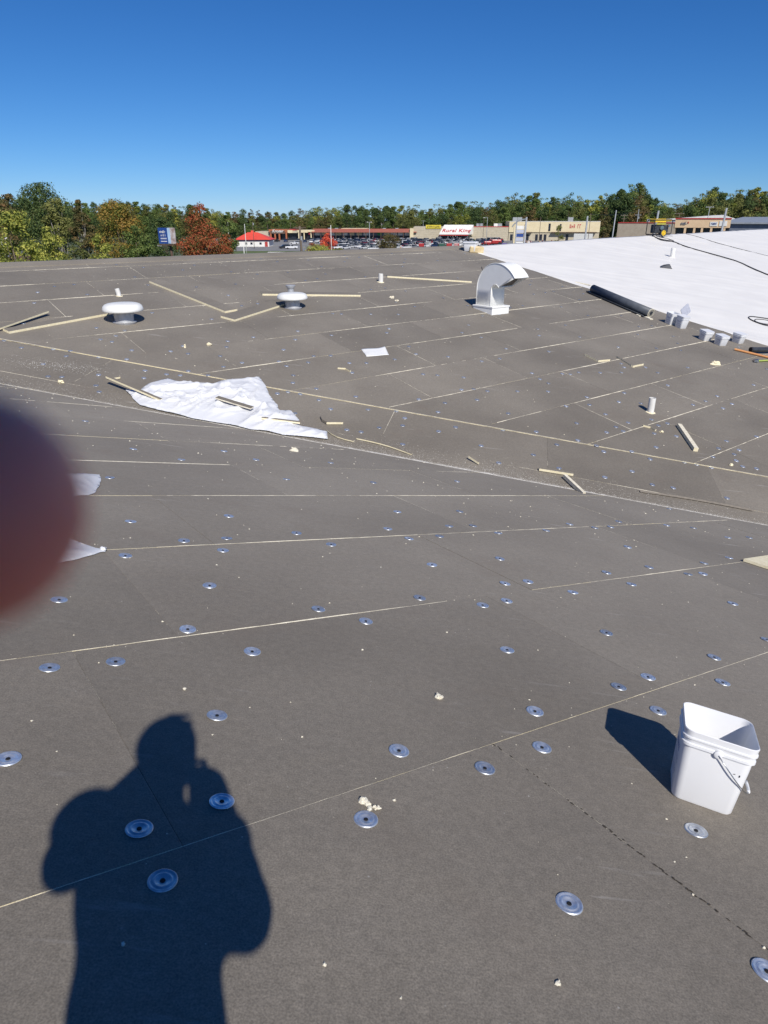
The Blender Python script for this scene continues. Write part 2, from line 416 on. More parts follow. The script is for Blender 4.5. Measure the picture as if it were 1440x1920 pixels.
for (k, u0) in A_joints:
    if k in (-2, -1):
        for j in range(-8, 7):
            U = u0 + j * L8; sd += 1
            for q_ in range(110):
                V = k * W4 + W4 * (q_ + R.random()) / 110
                if R.random() < .40 + .6 * noise.noise(Vector((V * 2, sd, 0))): continue
                a_ = R.uniform(.0012, .0045); b_ = R.uniform(.003, .009); c_ = U + R.gauss(0, .0028)
                if not inA(c_, V): continue
                fm.add([FA.P(c_ - a_, V - b_, .0012), FA.P(c_ + a_ * .6, V - b_ * .6, .0015), FA.P(c_ + a_, V + b_, .0013), FA.P(c_ - a_ * .5, V + b_ * .7, .0034)], [(0, 1, 2, 3)])
o = fm.build('torn_fibre', pmat('torn_dark_fibre', (.05, .042, .034), (.03, .026, .02), 60, .95), bldg, recalc=True); tag(o, kind='stuff')

# fastening plates
def plate_mesh():
    mb = MB(); r = .038
    mb.lathe([(r, 0), (r, .0010), (r * .94, .0036), (r * .88, .0040), (r * .80, .0016), (r * .68, .0012), (r * .62, .0034), (r * .55, .0038), (r * .47, .0014), (r * .30, .0004), (r * .24, -.0004)], 36)
    mb.f.pop(); mb.m.pop()
    mb.mi = 1; mb.lathe([(r * .19, .0002), (r * .17, .0022), (0, .0026)], 14, caps=False); mb.f.pop(-1) if False else None
    me = mb.mesh('fastening_plate', [M_zinc, M_dark], smooth=True); me.set_sharp_from_angle(angle=RAD(50)); return me
PM = plate_mesh()
def find_board(P):
    for fr, poly, o, h in boards:
        U, V = fr.UV(P)
        if fr is not FA and abs((P - fr.P(U, V)).length) > .2: continue
        if fr is FA and P.y > VAL(P.x): continue
        if fr is not FA and P.y <= VAL(P.x): continue
        if fr is FC and P.y > YEL(P.x): continue
        if fr is FB and P.y <= YEL(P.x): continue
        n = len(poly); s = [(poly[(i + 1) % n][0] - poly[i][0]) * (V - poly[i][1]) - (poly[(i + 1) % n][1] - poly[i][1]) * (U - poly[i][0]) for i in range(n)]
        if all(x > 0 for x in s) or all(x < 0 for x in s): return fr, o, h, U, V
    return None
plates = []
def plate(P):
    r = find_board(P)
    if not r: return
    fr, o, h, U, V = r
    if any((P - q[0]).length < .16 for q in plates): return
    plates.append((P, fr, o, h, U, V))
PXA = [(15,1424),(305,1652),(261,1555),(416,1503),(407,1342),(748,1408),(686,1537),(909,1441),(1016,1402),(1003,1334),(1067,1695),(1305,1558),(1234,1333),(1160,1288),(1215,1270),(1355,1280),(1339,1233),(951,1219),(1137,1187),(93,1253),(217,1241),(352,1180),(294,1184),(473,1222),(111,1125),(393,1098),(597,1142),(686,1165),(787,1121),(905,1135),(950,1127),(947,1094),(990,1091),(1074,1111),(1137,1074),(1184,1096),(1374,1132),(1438,1200),(1438,1822),(810,1059),(937,1048),(235,1042),(345,1014),(425,1010),(418,1032),(245,978),(429,968),(206,896),(556,1000),(621,1021),(727,992),(767,1010),(824,1006),(842,987),(887,986),(934,1000),(745,960),(862,959),(1024,995),(1115,990),(1068,983),(1145,988),(1177,1026),(1300,1052),(1320,1056),(1290,1077),(1318,1076),(1367,1046),(1217,1064),(1365,1008),(1405,1008),(537,899),(857,903),(340,862),(420,846),(250,842),(60,800),(160,790),(480,862),(620,868),(700,905),(1250,985),(1300,990),(1160,978),(172,1035)]
for q in PXA: plate(onA(*q))
PXB = [(711,802),(1000,853),(1081,795),(759,784),(677,810),(650,806),(620,767),(563,739),(598,750),(690,768),(667,745),(743,771),(820,705),(793,703),(869,709),(865,732),(888,731),(894,751),(821,774),(755,833),(755,798),(834,757),(785,750),(902,836),(935,868),(1044,834),(1118,837),(1132,847),(1083,827),(1168,810),(1137,812),(1140,809),(1221,788),(1234,799),(1251,795),(1268,819),(1184,848),(1160,755),(1135,778),(1170,738),(1012,712),(1005,811),(1061,763),(1069,703),(1054,702),(1347,842),(1385,845),(1336,858),(1219,861),(1238,865),(1283,867),(1306,871),(1283,865),(1392,876),(1418,880),(1134,895),(1185,884),(1223,909),(1262,915),(1253,960),(1363,934),(1418,820),(1048,878),(1380,865),(210,642),(181,616),(234,621),(186,735),(180,723),(116,707),(90,706),(132,659),(124,668),(185,703),(185,670),(272,695),(270,693),(353,697),(355,699),(338,704),(390,705),(427,641),(413,669),(343,650),(320,660),(8,639),(81,683),(100,655),(40,652),(549,719),(520,738),(540,735),(553,775),(660,700),(550,705),(615,763),(593,730),(725,625),(620,668),(588,669),(523,679),(655,682),(695,590),(640,590),(740,675),(780,665),(840,670),(970,735),(1028,720),(1100,746),(1125,700),(1170,690),(1210,690),(1233,700)]
for q in PXB: plate(onB(*q))
for fr, poly, o, h in list(boards):
    if fr is FB:
        us = [p[0] for p in poly]; vs_ = [p[1] for p in poly]
        k0 = math.floor(min(vs_) / W4 + .05) * W4
        if max(us) - min(us) < .5: continue
        for (a, b_) in ((.1, .15), (.1, .85), (.5, .5), (.9, .15), (.9, .85), (.3, .82), (.7, .18)):
            if R.random() < .62: continue
            plate(fr.P(min(us) + (max(us) - min(us)) * a + R.uniform(-.08, .08), k0 + W4 * b_ + R.uniform(-.05, .05)))
plates.sort(key=lambda q: (q[0] - Vector((0, 0, CZ))).length)
far = MB()
for i, (P, fr, o, h, U, V) in enumerate(plates):
    pos = fr.P(U, V, h)
    tl = (fr.n + Vector((R.uniform(-.06, .06), R.uniform(-.06, .06), 0))).normalized()
    M = frame_mat(pos + tl * .0012, Vector((math.cos(i), math.sin(i), 0)), tl)
    if i < 290:
        p = bpy.data.objects.new('fastening_plate', PM); col.objects.link(p); p.parent = o; p.matrix_basis = M
    else:
        b0 = len(far.v); far.lathe([(.038, .0015), (.03, .0028), (.02, .0015), (.0, .001)], 10, M=M)
print('plates', len(plates))
if far.v: tag(far.build('fastening_plate', M_zinc, bldg, smooth=True), kind='stuff')

# membrane over the right half of the far slope
def membrane():
    nu, nv = 300, 120; vs = []; fs = []
    for i in range(nu + 1):
        a = i / nu; U = 18.0 + 42 * a ** 1.35
        for j in range(nv + 1):
            b = j / nv; k0 = ridge_k(U) - .02; k1 = 8.5; V = (k0 + (k1 - k0) * b) * W4
            edge = .0 if i else .06 * noise.noise(Vector((V * .8, 1, 0))) + .012 * noise.noise(Vector((V * 5, 3, 0)))
            al = U * .66 + V * .75; ac = -U * .75 + V * .66
            q = noise.noise(Vector((al * .18, ac * .9, 0)))
            rid = max(0, 1 - abs(noise.noise(Vector((al * .16 + 9, ac * 1.5 + .3 * noise.noise(Vector((al * .5, ac, 2))), 4)))) * 6)
            rid2 = max(0, 1 - abs(noise.noise(Vector((al * .30 + 3, ac * 3.2, 7)))) * 6)
            msk = max(0, noise.noise(Vector((U * .2, V * .2, 8))) + .35)
            h = LIFTB + .004 + .012 * (q + .5) + (.034 * rid + .014 * rid2) * msk
            if i == 0: h = LIFTB + .002
            vs.append(FB.P(U + edge, V, h))
    for i in range(nu):
        for j in range(nv):
            a = i * (nv + 1) + j; fs.append((a, a + nv + 1, a + nv + 2, a + 1))
    mb = MB(); mb.add(vs, fs); o = mb.build('roof_membrane', M_memb, bldg, smooth=True, recalc=True)
    s = o.modifiers.new('thickness', 'SOLIDIFY'); s.thickness = .002; s.offset = 0
    if o.data.polygons[0].normal.z < 0: o.data.flip_normals()
    return o
membrane()
# decks, back slope and walls
def poly_obj(name, pts, mat, parent):
    mb = MB(); mb.add(pts, [tuple(range(len(pts)))]); return mb.build(name, mat, parent)
dk = .09
A0 = [(-15, -3.2), (13, -3.2), (20, -3.2), (20, VAL(20)), (-15, VAL(-15))]
poly_obj('roof_deck', [Vector((x, y, zA(x, y) - dk)) for x, y in A0], M_deck, bldg)
Ul = -9.0; ridgepts = [FB.P(U, ridge_k(U) * W4, -dk) for U in (-7.5, 3, 18, 30, 45, 60)]
vr = Vector((20, VAL(20), zB(20, VAL(20)) - dk)); rr = FB.P(60, 8.6 * W4, -dk)
vl = Vector((-15, VAL(-15), zB(-15, VAL(-15)) - dk))
poly_obj('roof_deck', [vl, vr, rr] + ridgepts[::-1], M_deck, bldg)
back = []
for p in ridgepts: back.append(p + Vector((-.6102, .7728, -.16)) * 7.0)
mb = MB(); n_ = len(ridgepts)
mb.add([p + Vector((0, 0, dk)) for p in ridgepts] + [p + Vector((0, 0, dk)) for p in back], [(i, i + 1, n_ + i + 1, n_ + i) for i in range(n_ - 1)])
mb.build('back_slope', [M_facer], bldg)
def wall(a, b, name='wall'):
    mb = MB(); mb.add([a, b, Vector((b.x, b.y, 0)), Vector((a.x, a.y, 0))], [(0, 1, 2, 3)]); mb.build(name, M_wallm, bldg)
c0 = Vector((-15, -3.2, zA(-15, -3.2) - dk)); c1 = Vector((20, -3.2, zA(20, -3.2) - dk)); c2 = Vector((20, VAL(20), zA(20, VAL(20)) - dk)); c3 = Vector((-15, VAL(-15), zA(-15, VAL(-15)) - dk))
for a, b in ((c0, c1), (c1, c2), (c3, c0), (vr, rr), (rr, back[-1]), (back[0], vl)): wall(a, b)
for i in range(len(back) - 1): wall(back[i], back[i + 1])
# ridge cap of lighter boards
rc = MB()
for (Ua, Ub) in ((-6, 18.1),):
    n = 60; vs = []; fs = []
    for i in range(n + 1):
        U = Ua + (Ub - Ua) * i / n; k = ridge_k(U) * W4
        for (dv, h) in ((.30, LIFTB + .001), (.28, LIFTB + .02), (0, LIFTB + .045), (-.25, LIFTB - .0)): vs.append(FB.P(U, k + dv, h))
    for i in range(n):
        for j in range(3): fs.append((i * 4 + j, i * 4 + j + 1, i * 4 + j + 5, i * 4 + j + 4))
    rc.add(vs, fs)
rc.build('ridge_board', M_facer, bldg)

# foam crumbs and sawdust lying about
def crumbs(name, pts, mat, label, cat):
    mb = MB()
    for P, nrm, s in pts:
        a = [Vector((R.uniform(-1, 1), R.uniform(-1, 1), R.uniform(0, .8))) for _ in range(5)]
        a = [Vector((1, 0, 0)), Vector((-.4, .9, 0)), Vector((-.6, -.8, 0)), Vector((.1, .1, .9)), Vector((.5, .4, .5))]
        w = R.uniform(0, 6.3); c_, s_ = math.cos(w), math.sin(w)
        vs = [P + Vector(((p.x * c_ - p.y * s_) * s * R.uniform(.6, 1.3), (p.x * s_ + p.y * c_) * s * R.uniform(.6, 1.3), p.z * s * R.uniform(.5, 1))) for p in a]
        mb.add(vs, [(0, 1, 3), (1, 2, 3), (2, 0, 3), (0, 1, 4), (3, 4, 1)])
    o = mb.build(name, mat, None, recalc=False); return tag(o, label, cat, kind='stuff')
pts = []
for _ in range(1500):
    x = R.uniform(-9, 9); y = R.uniform(.3, 10)
    if y < VAL(x) - .02: pts.append((Vector((x, y, zA(x, y))), FA.n, R.choice((.0012, .0015, .002, .003, .004)) * (1 + .25 * y)))
for k in range(0, 7):                                  # crumbs hugging the joints
    for _ in range(70):
        U = R.uniform(-9, 3); P = FA.P(U, k * W4 + R.gauss(0, .03))
        if P.y < VAL(P.x): pts.append((P, FA.n, R.uniform(.0015, .004)))
for _ in range(1200):
    U = R.uniform(-6, 18); V = R.uniform(-5, 8) * W4; P = FB.P(U, V, LIFTB)
    if noise.noise(Vector((U * .5, V * .5, 2))) < -.05 and R.random() < .7: continue
    if P.y > YEL(P.x) and V > ridge_k(U) * W4: pts.append((P, FB.n, R.choice((.005, .007, .010, .014))))
crumbs('foam_crumbs', pts, M_crumb, 'scattered tiny cream foam crumbs all over the grey brown boards', 'crumbs')
fm = MB(); sd = 500
pv = [FC.UV(Vector((x, VAL(x), zB(x, VAL(x))))) for x in (-14, -2.5, 3, 12)]
ribbon(FC, pv[0], pv[1], .008, .002, .5, 501, hmax=.002); ribbon(FC, pv[1], pv[2], .016, .002, .62, 502, hmax=.003, wiggle=.035); ribbon(FC, pv[2], pv[3], .007, .002, .6, 503, hmax=.002)
tag(fm.build('dust_line', M_dust, None), 'broken line of pale foam dust settled in the valley', 'dust', kind='stuff')
pts = []
for _ in range(60000):
    x = R.uniform(-10, 7); dens = noise.noise(Vector((x * .6, 0, 3))) * .5 + .6 + (.55 if -2.2 < x < 2.6 else 0)
    if R.random() > dens: continue
    w = abs(R.gauss(0, .028 if R.random() < .7 else .22)); y = VAL(x) + w - .02
    pts.append((Vector((x, y, max(zA(x, y), zB(x, y)) + .001)), FB.n, R.choice((.002, .003, .003, .004, .006))))
for _ in range(900):
    c = onB(112, 688); x = c.x + R.gauss(0, .45); y = c.y + R.gauss(0, .12) - .3 * (x - c.x) * 0
    pts.append((Vector((x, y, zB(x, y) + LIFTB)), FB.n, R.choice((.003, .005, .008))))
crumbs('sawdust', pts, M_dust, 'pale foam dust and crumbs swept along the valley of the roof', 'dust')
pile = [(682, 1503, .016), (688, 1509, .010), (694, 1518, .010), (700, 1516, .008), (710, 1517, .009), (704, 1519, .006), (676, 1500, .008), (740, 1501, .006), (824, 1308, .016), (1048, 1843, .008), (611, 1811, .006), (1432, 1777, .006), (232, 1772, .006), (347, 1293, .009), (1300, 1679, .004), (1046, 1640, .003)]
mbp = MB()
for (x, y, s) in pile:
    P = onA(x, y)
    for q in range(3 if s > .009 else 1):
        mbp.ball(P + Vector((R.uniform(-.5, .5) * s, R.uniform(-.5, .5) * s, s * .35)), (s * R.uniform(.6, 1), s * R.uniform(.5, .9), s * .6), 7, 5, dis=.8, seed=R.random() * 99)
tag(mbp.build('foam_chunks', M_crumb, None), 'small cream foam nuggets lying on the near boards', 'crumbs', kind='stuff')

# ================================================================== things on the roof
def up_frame(P, xdir=Vector((1, 0, 0))): return frame_mat(P, xdir, Vector((0, 0, 1)))
def liftB(P, h=None): return P + FB.n * (LIFTB if h is None else h)

# --- square buckets
def rrect(w, d, r, n=5):
    out = []
    for (sx, sy, a0) in ((1, 1, 0), (-1, 1, 90), (-1, -1, 180), (1, -1, 270)):
        for i in range(n + 1):
            a = RAD(a0 + 90 * i / n); out.append((sx * (w / 2 - r) + r * math.cos(a), sy * (d / 2 - r) + r * math.sin(a)))
    return out
def bucket_parts(root, w=.222, d=.222, h=.29, taper=.84, fine=True, label=None, handle='down'):
    mb = MB(); n = 6 if fine else 3
    prof = []   # (scale, z, outward)
    T = lambda z: taper + (1 - taper) * z / h
    outer = [(T(0) - .02, .0, 0), (T(.012), .006, 0), (T(.19 * h / .29), .19 * h / .29, 0), (T(.2), .226 * h / .29, .0), (T(.2), .228 * h / .29, .007), (T(.2), .238 * h / .29, .007), (T(.2), .240 * h / .29, .0015), (T(.25), .255 * h / .29, .0015), (T(.25), .257 * h / .29, .005), (T(.25), .263 * h / .29, .005), (T(.25), .265 * h / .29, .0015), (1, h - .002, .002), (1, h, .0005)]
    inner = [(1, h - .0015, -.002), (1, h - .01, -.0035), (T(.15), .15, -.003), (T(.01), .006, -.003)]
    rings = []
    for s, z, o in outer + inner: rings.append([Vector((x, y, z)) for x, y in rrect(w * s + 2 * o, d * s + 2 * o, .034 * s, n)])
    m = len(rings[0]); vs = [p for r in rings for p in r]
    fs = [(i * m + k, i * m + (k + 1) % m, (i + 1) * m + (k + 1) % m, (i + 1) * m + k) for i in range(len(rings) - 1) for k in range(m)]
    fs += [tuple(range(m - 1, -1, -1)), tuple((len(rings) - 1) * m + k for k in range(m))]
    mb.add(vs, fs); mb.build('shell', M_hdpe, root, auto=40, recalc=False)
    return root
def bucket_label(root, w, h, lines, side=-1, mat=None):
    # printed side: rows of small strokes like packaging print
    mb = MB()
    for (y0, y1, z0, z1) in lines:
        n = max(1, int((y1 - y0) / .012))
        for i in range(n):
            a = y0 + (y1 - y0) * i / n; b = a + (y1 - y0) / n * (.55 if n > 1 else 1)
            f = lambda z: side * (w / 2 * (.84 + .16 * z / h) + .0007)
            mb.add([(f(z0), a, z0), (f(z0), b, z0), (f(z1), b, z1), (f(z1), a, z1)], [(0, 1, 2, 3)])
    return mb.build('printed_label', mat or M_blue, root, recalc=False)
P1 = onA(1258, 1491); P2 = onA(1371, 1531)
ex = (P2 - P1); Lx = ex.length; ex.normalize(); ey = FA.n.cross(ex)
if ey.y < 0: ey = -ey
print('bucket base', Lx)
Wb = .222; wbase = Wb * .84
cen = P1 + ex * Lx / 2 + ey * wbase / 2
bk = empty('bucket', label='large open white square plastic bucket with wire handle standing alone in the foreground', cat='bucket', mat=frame_mat(cen + FA.n * .0015, ex, FA.n))
bucket_parts(bk, w=Lx / .84 * 1.0, d=Lx / .84, h=.278)
wB = Lx / .84
mb = MB(); hz = .222                     # handle ears and bail
for sx in (-1, 1):
    Mx = Matrix.Translation((0, sx * (wB / 2 * .965 + .004), hz)) @ Matrix.Rotation(RAD(-90 * sx), 4, 'X')
    mb.lathe([(.014, -.004), (.014, .006), (.010, .008), (0, .008)], 16, M=Mx)
ear = mb.build('handle_ear', M_hdpe, bk, auto=40)
mb = MB(); pts = []
yy = wB / 2 * .965 + .012
for i in range(33):
    t = i / 32; a = math.pi * t
    # bail wire fallen to the right, its grip low on the right side
    y = -yy * math.cos(a); ext = math.sin(a) ** .55
    pts.append(Vector((.145 * ext, y, hz - .145 * ext)))
mb.tube(pts, .0021, 8); mb.build('handle', M_wire, bk, smooth=True)
mb = MB(); mb.tube(pts[13:20], .0055, 10); mb.build('grip', M_hdpe, bk, smooth=True)
bucket_label(bk, wB, .29, [(-.05, .05, .15, .172), (-.06, .06, .125, .131), (-.06, .04, .108, .113), (-.055, .055, .07, .076), (-.03, .05, .05, .055)], -1)
mb = MB(); mb.box((.083, -(wB / 2 * .945 + .0008), .165), (.003, .0006, .008)); mb.box((.066, -(wB / 2 * .945 + .0008), .167), (.006, .0006, .002)); mb.build('scuff', M_dark, bk)

def far_bucket(px, py, yaw, h, lab, tilt=None, lid=True, name='bucket'):
    P = liftB(onB(px, py)); x = Vector((math.cos(RAD(yaw)), math.sin(RAD(yaw)), 0))
    r = empty(name, label=lab, cat='bucket', group='white buckets beside the membrane edge', mat=frame_mat(P, x, FB.n))
    bucket_parts(r, w=.25, d=.25, h=h, fine=False)
    if lid:
        mb = MB(); mb.prism(rrect(.262, .262, .035, 3), h - .004, h + .014); mb.build('lid', M_hdpe, r)
    bucket_label(r, .25, h, [(-.07, .06, h * .50, h * .66), (-.08, .07, h * .34, h * .40), (-.06, .07, h * .2, h * .25)], -1, M_lbl)
    return r
far_bucket(1256, 608, 22, .29, 'white square bucket with grey print, back left of the five by the membrane edge', lid=False)
far_bucket(1275, 615, 25, .29, 'white bucket in front of the leaning lid, second from left of the five')
far_bucket(1320, 638, 18, .22, 'low white bucket standing third from left beside the membrane edge')
far_bucket(1349, 647, 20, .22, 'white bucket with dark handle ear, fourth from left beside the membrane edge')
far_bucket(1382, 643, 34, .22, 'white bucket nearest the orange pole, last of the row, with shaded grey side')
Pl = liftB(onB(1276, 606)); xd = Vector((.85, .5, 0)).normalized()
ld = empty('square_cover', label='white square lid leaning upright behind the left pair of buckets', cat='lid', mat=frame_mat(Pl + FB.n * .22, xd, FB.n))
mb = MB(); Mz = Matrix.Rotation(RAD(-38), 4, 'Y') @ Matrix.Rotation(RAD(80), 4, 'X')
mb.prism(rrect(.27, .27, .03, 4), -.006, .006, M=Matrix.Translation((0.03, 0, .10)) @ Mz); mb.build('lid_panel', M_hdpe, ld)
mb = MB(); mb.prism(rrect(.275, .275, .03, 4), .0064, .012, M=Matrix.Translation((0.03, 0, .10)) @ Mz); mb.build('lid_gasket', M_lbl, ld)

# --- mushroom exhaust vents
def mushroom(px, py, wpx, lab, dents=0):
    P = liftB(onB(px, py)); d = (P - Vector((0, 0, CZ))).length; s = wpx / F * ((P.y) * cP + (CZ - P.z) * sP)   # cap diameter in metres
    r = empty('mushroom_vent', P, lab, 'roof vent', 'mushroom roof vents')
    R0 = s / 2; st = R0 * .475
    print('vent cap diameter', s)
    H = s * .30; z0 = -.06
    mb = MB(); mb.lathe([(st, z0), (st, H * .55), (st * 1.0, H * .56), (st, H * 1.15)], 40); mb.build('stack', M_duct, r, auto=40)
    mb = MB(); mb.lathe([(st * 1.02, z0), (st * 1.25, -.005), (st * 1.28, .006), (st * 1.03, .02)], 32); mb.build('flashing_collar', M_duct, r, auto=40)
    mb = MB()
    prof = [(R0 * .5, H * .98), (R0 * .97, H * .92), (R0 * 1.0, H * .98), (R0 * .995, H * 1.12), (R0 * .955, H * 1.32), (R0 * .86, H * 1.47), (R0 * .74, H * 1.54), (R0 * .70, H * 1.545), (R0 * .68, H * 1.56), (R0 * .3, H * 1.60), (0, H * 1.61)]
    mb.lathe(prof, 48); mb.build('cap', M_cap, r, auto=45)
    mb = MB()
    for k in range(4):
        a = k * math.pi / 2 + .5; mb.box((0, 0, 0), (.012, .02, H * .5), M=Matrix.Translation((math.cos(a) * st * 1.04, math.sin(a) * st * 1.04, H * .8)))
    mb.build('bracket', M_duct, r)
    return r
mushroom(234, 605, 73, 'white mushroom shaped roof vent on a short galvanised stack, left of the two')
mushroom(549, 578, 57, 'white mushroom roof vent with a small metal flue behind it, right of the two')
P = liftB(onB(546, 563)); r = empty('flue_pipe', P, 'small galvanised flue with flared rain cap rising behind the right mushroom vent', 'pipe')
mb = MB(); mb.lathe([(.07, -.05), (.07, .26)], 20); mb.build('pipe', M_duct, r, auto=40)
mb = MB(); mb.lathe([(.072, .24), (.115, .31), (.115, .325), (.07, .32), (0, .31)], 20); mb.build('rain_cap', M_duct, r, auto=40)

# --- plastic vent pipes
def vent_pipe(px, py, ptop, wpx, lab, fr=0, lean=(0, 0), mem=False):
    P = liftB(onB(px, py)); dep = P.y * cP + (CZ - P.z) * sP; rad = wpx / F * dep / 2
    H = zat(ptop, P.y) - P.z
    r = empty('vent_pipe', P, lab, 'vent pipe', 'white plastic vent pipes')
    t = Vector((lean[0], lean[1], 1)) * H
    mb = MB(); mb.tube([Vector((0, 0, -.08)), t * .5, t], rad, 20, cap=False); mb.tube([t, t * .5], rad * .86, 20, cap=False)
    n = 20; b = len(mb.v) // 2
    q = [(t + Vector((rad * math.cos(2 * math.pi * k / 20), rad * math.sin(2 * math.pi * k / 20), .001))) for k in range(20)] + [(t + Vector((rad * .86 * math.cos(2 * math.pi * k / 20), rad * .86 * math.sin(2 * math.pi * k / 20), .001))) for k in range(20)]
    mb.add(q, [(k, (k + 1) % 20, 20 + (k + 1) % 20, 20 + k) for k in range(20)])
    mb.build('pipe', M_pvc, r, auto=50, recalc=False)
    mb = MB(); M = frame_mat(Vector(), Vector((1, 0, 0)), FB.n)
    vs = []; n = 22
    for k in range(n):
        a = 2 * math.pi * k / n; w = rad * (1.5 + .35 * noise.noise(Vector((math.cos(a) * 1.5 + px, math.sin(a) * 1.5, 0))))
        vs.append(M @ Vector((w * math.cos(a), w * math.sin(a), .003)))
    for k in range(n):
        a = 2 * math.pi * k / n; vs.append(M @ Vector((rad * 1.05 * math.cos(a), rad * 1.05 * math.sin(a), rad * .25)))
    mb.add(vs, [(k, (k + 1) % n, n + (k + 1) % n, n + k) for k in range(n)]); mb.build('pipe_boot', M_memb if mem else M_foam, r, smooth=True)
    return r
vent_pipe(224, 556, 541, 8.5, 'short white vent pipe leaning left, just behind the left mushroom vent', lean=(-.22, 0))
vent_pipe(714, 530, 513, 8.7, 'white vent pipe at the left end of the cream strip, centre of the far slope')
vent_pipe(1219, 774, 746, 12.4, 'white vent pipe standing on boards at the right, near the foam bar')
vent_pipe(1260, 483, 465, 8.2, 'white vent pipe standing on the white membrane', mem=True)

# --- big white gooseneck duct
GROT = 10
Q0 = onB(922, 592); Qe = onB(894, 577.5); Qw = onB(950, 587)
e = (Q0 - Qe); w = (Qw - Q0); print('gooseneck', e.length, w.length, e, w)
eh = Vector((e.x, e.y, 0)).normalized(); wh = Vector((-eh.y, eh.x, 0))
if wh.dot(w) < 0: wh = -wh
rz_ = Matrix.Rotation(RAD(GROT), 3, 'Z'); eh = rz_ @ eh; wh = rz_ @ wh
print('side dot sun', (-wh).dot(TOSUN), eh.dot(TOSUN))
EL = e.length; WL = abs(Vector((w.x, w.y, 0)).dot(wh))
cg = Q0 - eh * EL / 2 + wh * WL / 2; cg.z = zB(cg.x, cg.y) + LIFTB
Mg = Matrix((eh, wh, Vector((0, 0, 1)))).transposed().to_4x4(); Mg.translation = cg
g = empty('gooseneck_duct', label='tall white square sheet metal gooseneck vent curving over to the right', cat='roof vent', mat=Mg)
def curb(sx, sy, z0, z1): return [(-sx / 2, -sy / 2), (sx / 2, -sy / 2), (sx / 2, sy / 2), (-sx / 2, sy / 2)]
dep = cg.y * cP + (CZ - cg.z) * sP
HT = zat(492, cg.y - .1) - cg.z
print('goose height', HT)
mb = MB(); mb.prism(curb(EL, WL, 0, 0), -.2, .13); bevel(mb.build('curb', M_white, g), .006)
mb = MB(); mb.prism(curb(EL * 1.04, WL * 1.04, 0, 0), .10, .135); bevel(mb.build('curb_cap', M_white, g), .004)
# duct: cross section D (bend direction) x Wd, vertical run, 160 degree sweep
ppm = F / dep; ro = 46 / ppm; ri = 10 / ppm; D = ro - ri; Wd = WL * .78
cx = -EL / 2 + EL * .06 + ro; print('EL', EL, 'D', D); cz = HT - ro
sec = []; sec.append(((-EL / 2 + EL * .06), .13, (-EL / 2 + EL * .06 + D), .13))
sec.append((cx - ro, cz, cx - ri, cz))
for i in range(1, 25):
    a = math.pi - RAD(150) * i / 24; rg_ = ro * (1 + .16 * (i / 24) ** 2); sec.append((cx + rg_ * math.cos(a), cz + ro * math.sin(a), cx + ri * math.cos(a), cz + ri * math.sin(a)))
vs = []
for (x0, z0, x1, z1) in sec: vs += [(x0, -Wd / 2, z0), (x1, -Wd / 2, z1), (x1, Wd / 2, z1), (x0, Wd / 2, z0)]
mb = MB(); mb.add(vs, [(i * 4 + k, i * 4 + (k + 1) % 4, i * 4 + 4 + (k + 1) % 4, i * 4 + 4 + k) for i in range(len(sec) - 1) for k in range(4)])
o = mb.build('duct', M_white, g, auto=40); s_ = o.modifiers.new('t', 'SOLIDIFY'); s_.thickness = .006; s_.offset = -1
mb = MB()
for y in (-Wd / 2 - .004, Wd / 2 + .004):      # raised seams along the curve
    mb.tube([(x0, y, z0) for (x0, z0, x1, z1) in sec], .008, 6); mb.tube([(x1, y, z1) for (x0, z0, x1, z1) in sec], .006, 6)
mb.build('seam', M_white, g, smooth=True)
x0, z0, x1, z1 = sec[-3]; mb = MB(); mb.add([(x0, -Wd / 2 + .01, z0), (x1, -Wd / 2 + .01, z1), (x1, Wd / 2 - .01, z1), (x0, Wd / 2 - .01, z0)], [(0, 1, 2, 3)]); mb.build('bird_screen', M_tread, g)
Pr = liftB(onB(908, 521)); r = empty('rod', label='thin dark rod standing just behind the white gooseneck vent', cat='rod', mat=Matrix.Translation(Pr))
mb = MB(); mb.tube([(0, 0, -.02), (-.10, 0, .30)], .012, 8); mb.build('bar', M_cord, r)

# --- loose strips cut from insulation board
STRIP = 'foam board offcuts on the far slope'
def slab(pxs, th, lab, cat='foam strip', name='foam_strip', lift=.0, fr='B', tiltz=None, group=STRIP, width=None, side=1, bend=0, mats=None, dz=(0, 0)):
    """strip from picture point a to b on the roof; width metres sideways"""
    f = onB if fr == 'B' else onA; FR = FB if fr == 'B' else FA
    a, b = [f(*q) + FR.n * ((LIFTB if fr == 'B' else 0) + lift) for q in pxs]
    x = b - a; L = x.length; M = frame_mat(a, x, FR.n)
    if M.col[1].to_3d().y < 0: side = -side
    r = empty(name, label=lab, cat=cat, group=group, mat=M)
    mb = MB(); n = max(2, int(L / .12)) if bend else 1; vs = []
    zf = lambda t: dz[0] * (1 - t) + dz[1] * t
    off = lambda t: bend * math.sin(math.pi * t)
    ang = bend
    for i in range(n + 1):
        t = i / n; X = t * L; Yo = off(t)
        for (yy_, zz) in ((0, 0), (side * width, 0), (side * width, th), (0, th)): vs.append((X, Yo + yy_, zz + zf(t)))
    m = mats or [M_foam, M_facer]
    fs = []; mm = []
    for i in range(n):
        q = i * 4
        fs += [(q, q + 4, q + 5, q + 1), (q + 1, q + 5, q + 6, q + 2), (q + 2, q + 6, q + 7, q + 3), (q + 3, q + 7, q + 4, q)]
        mm += [1, 0, 1, 0]
    fs += [(0, 1, 2, 3), (n * 4 + 3, n * 4 + 2, n * 4 + 1, n * 4)]; mm += [0, 0]
    mb.add(vs, fs); mb.m = mm; mb.build('foam_body', m, r)
    return r
T4 = .040
slab([(422, 588), (280, 531)], T4, 'long board strip with cream edge slanting up left between the two mushroom vents', width=.33, side=1)
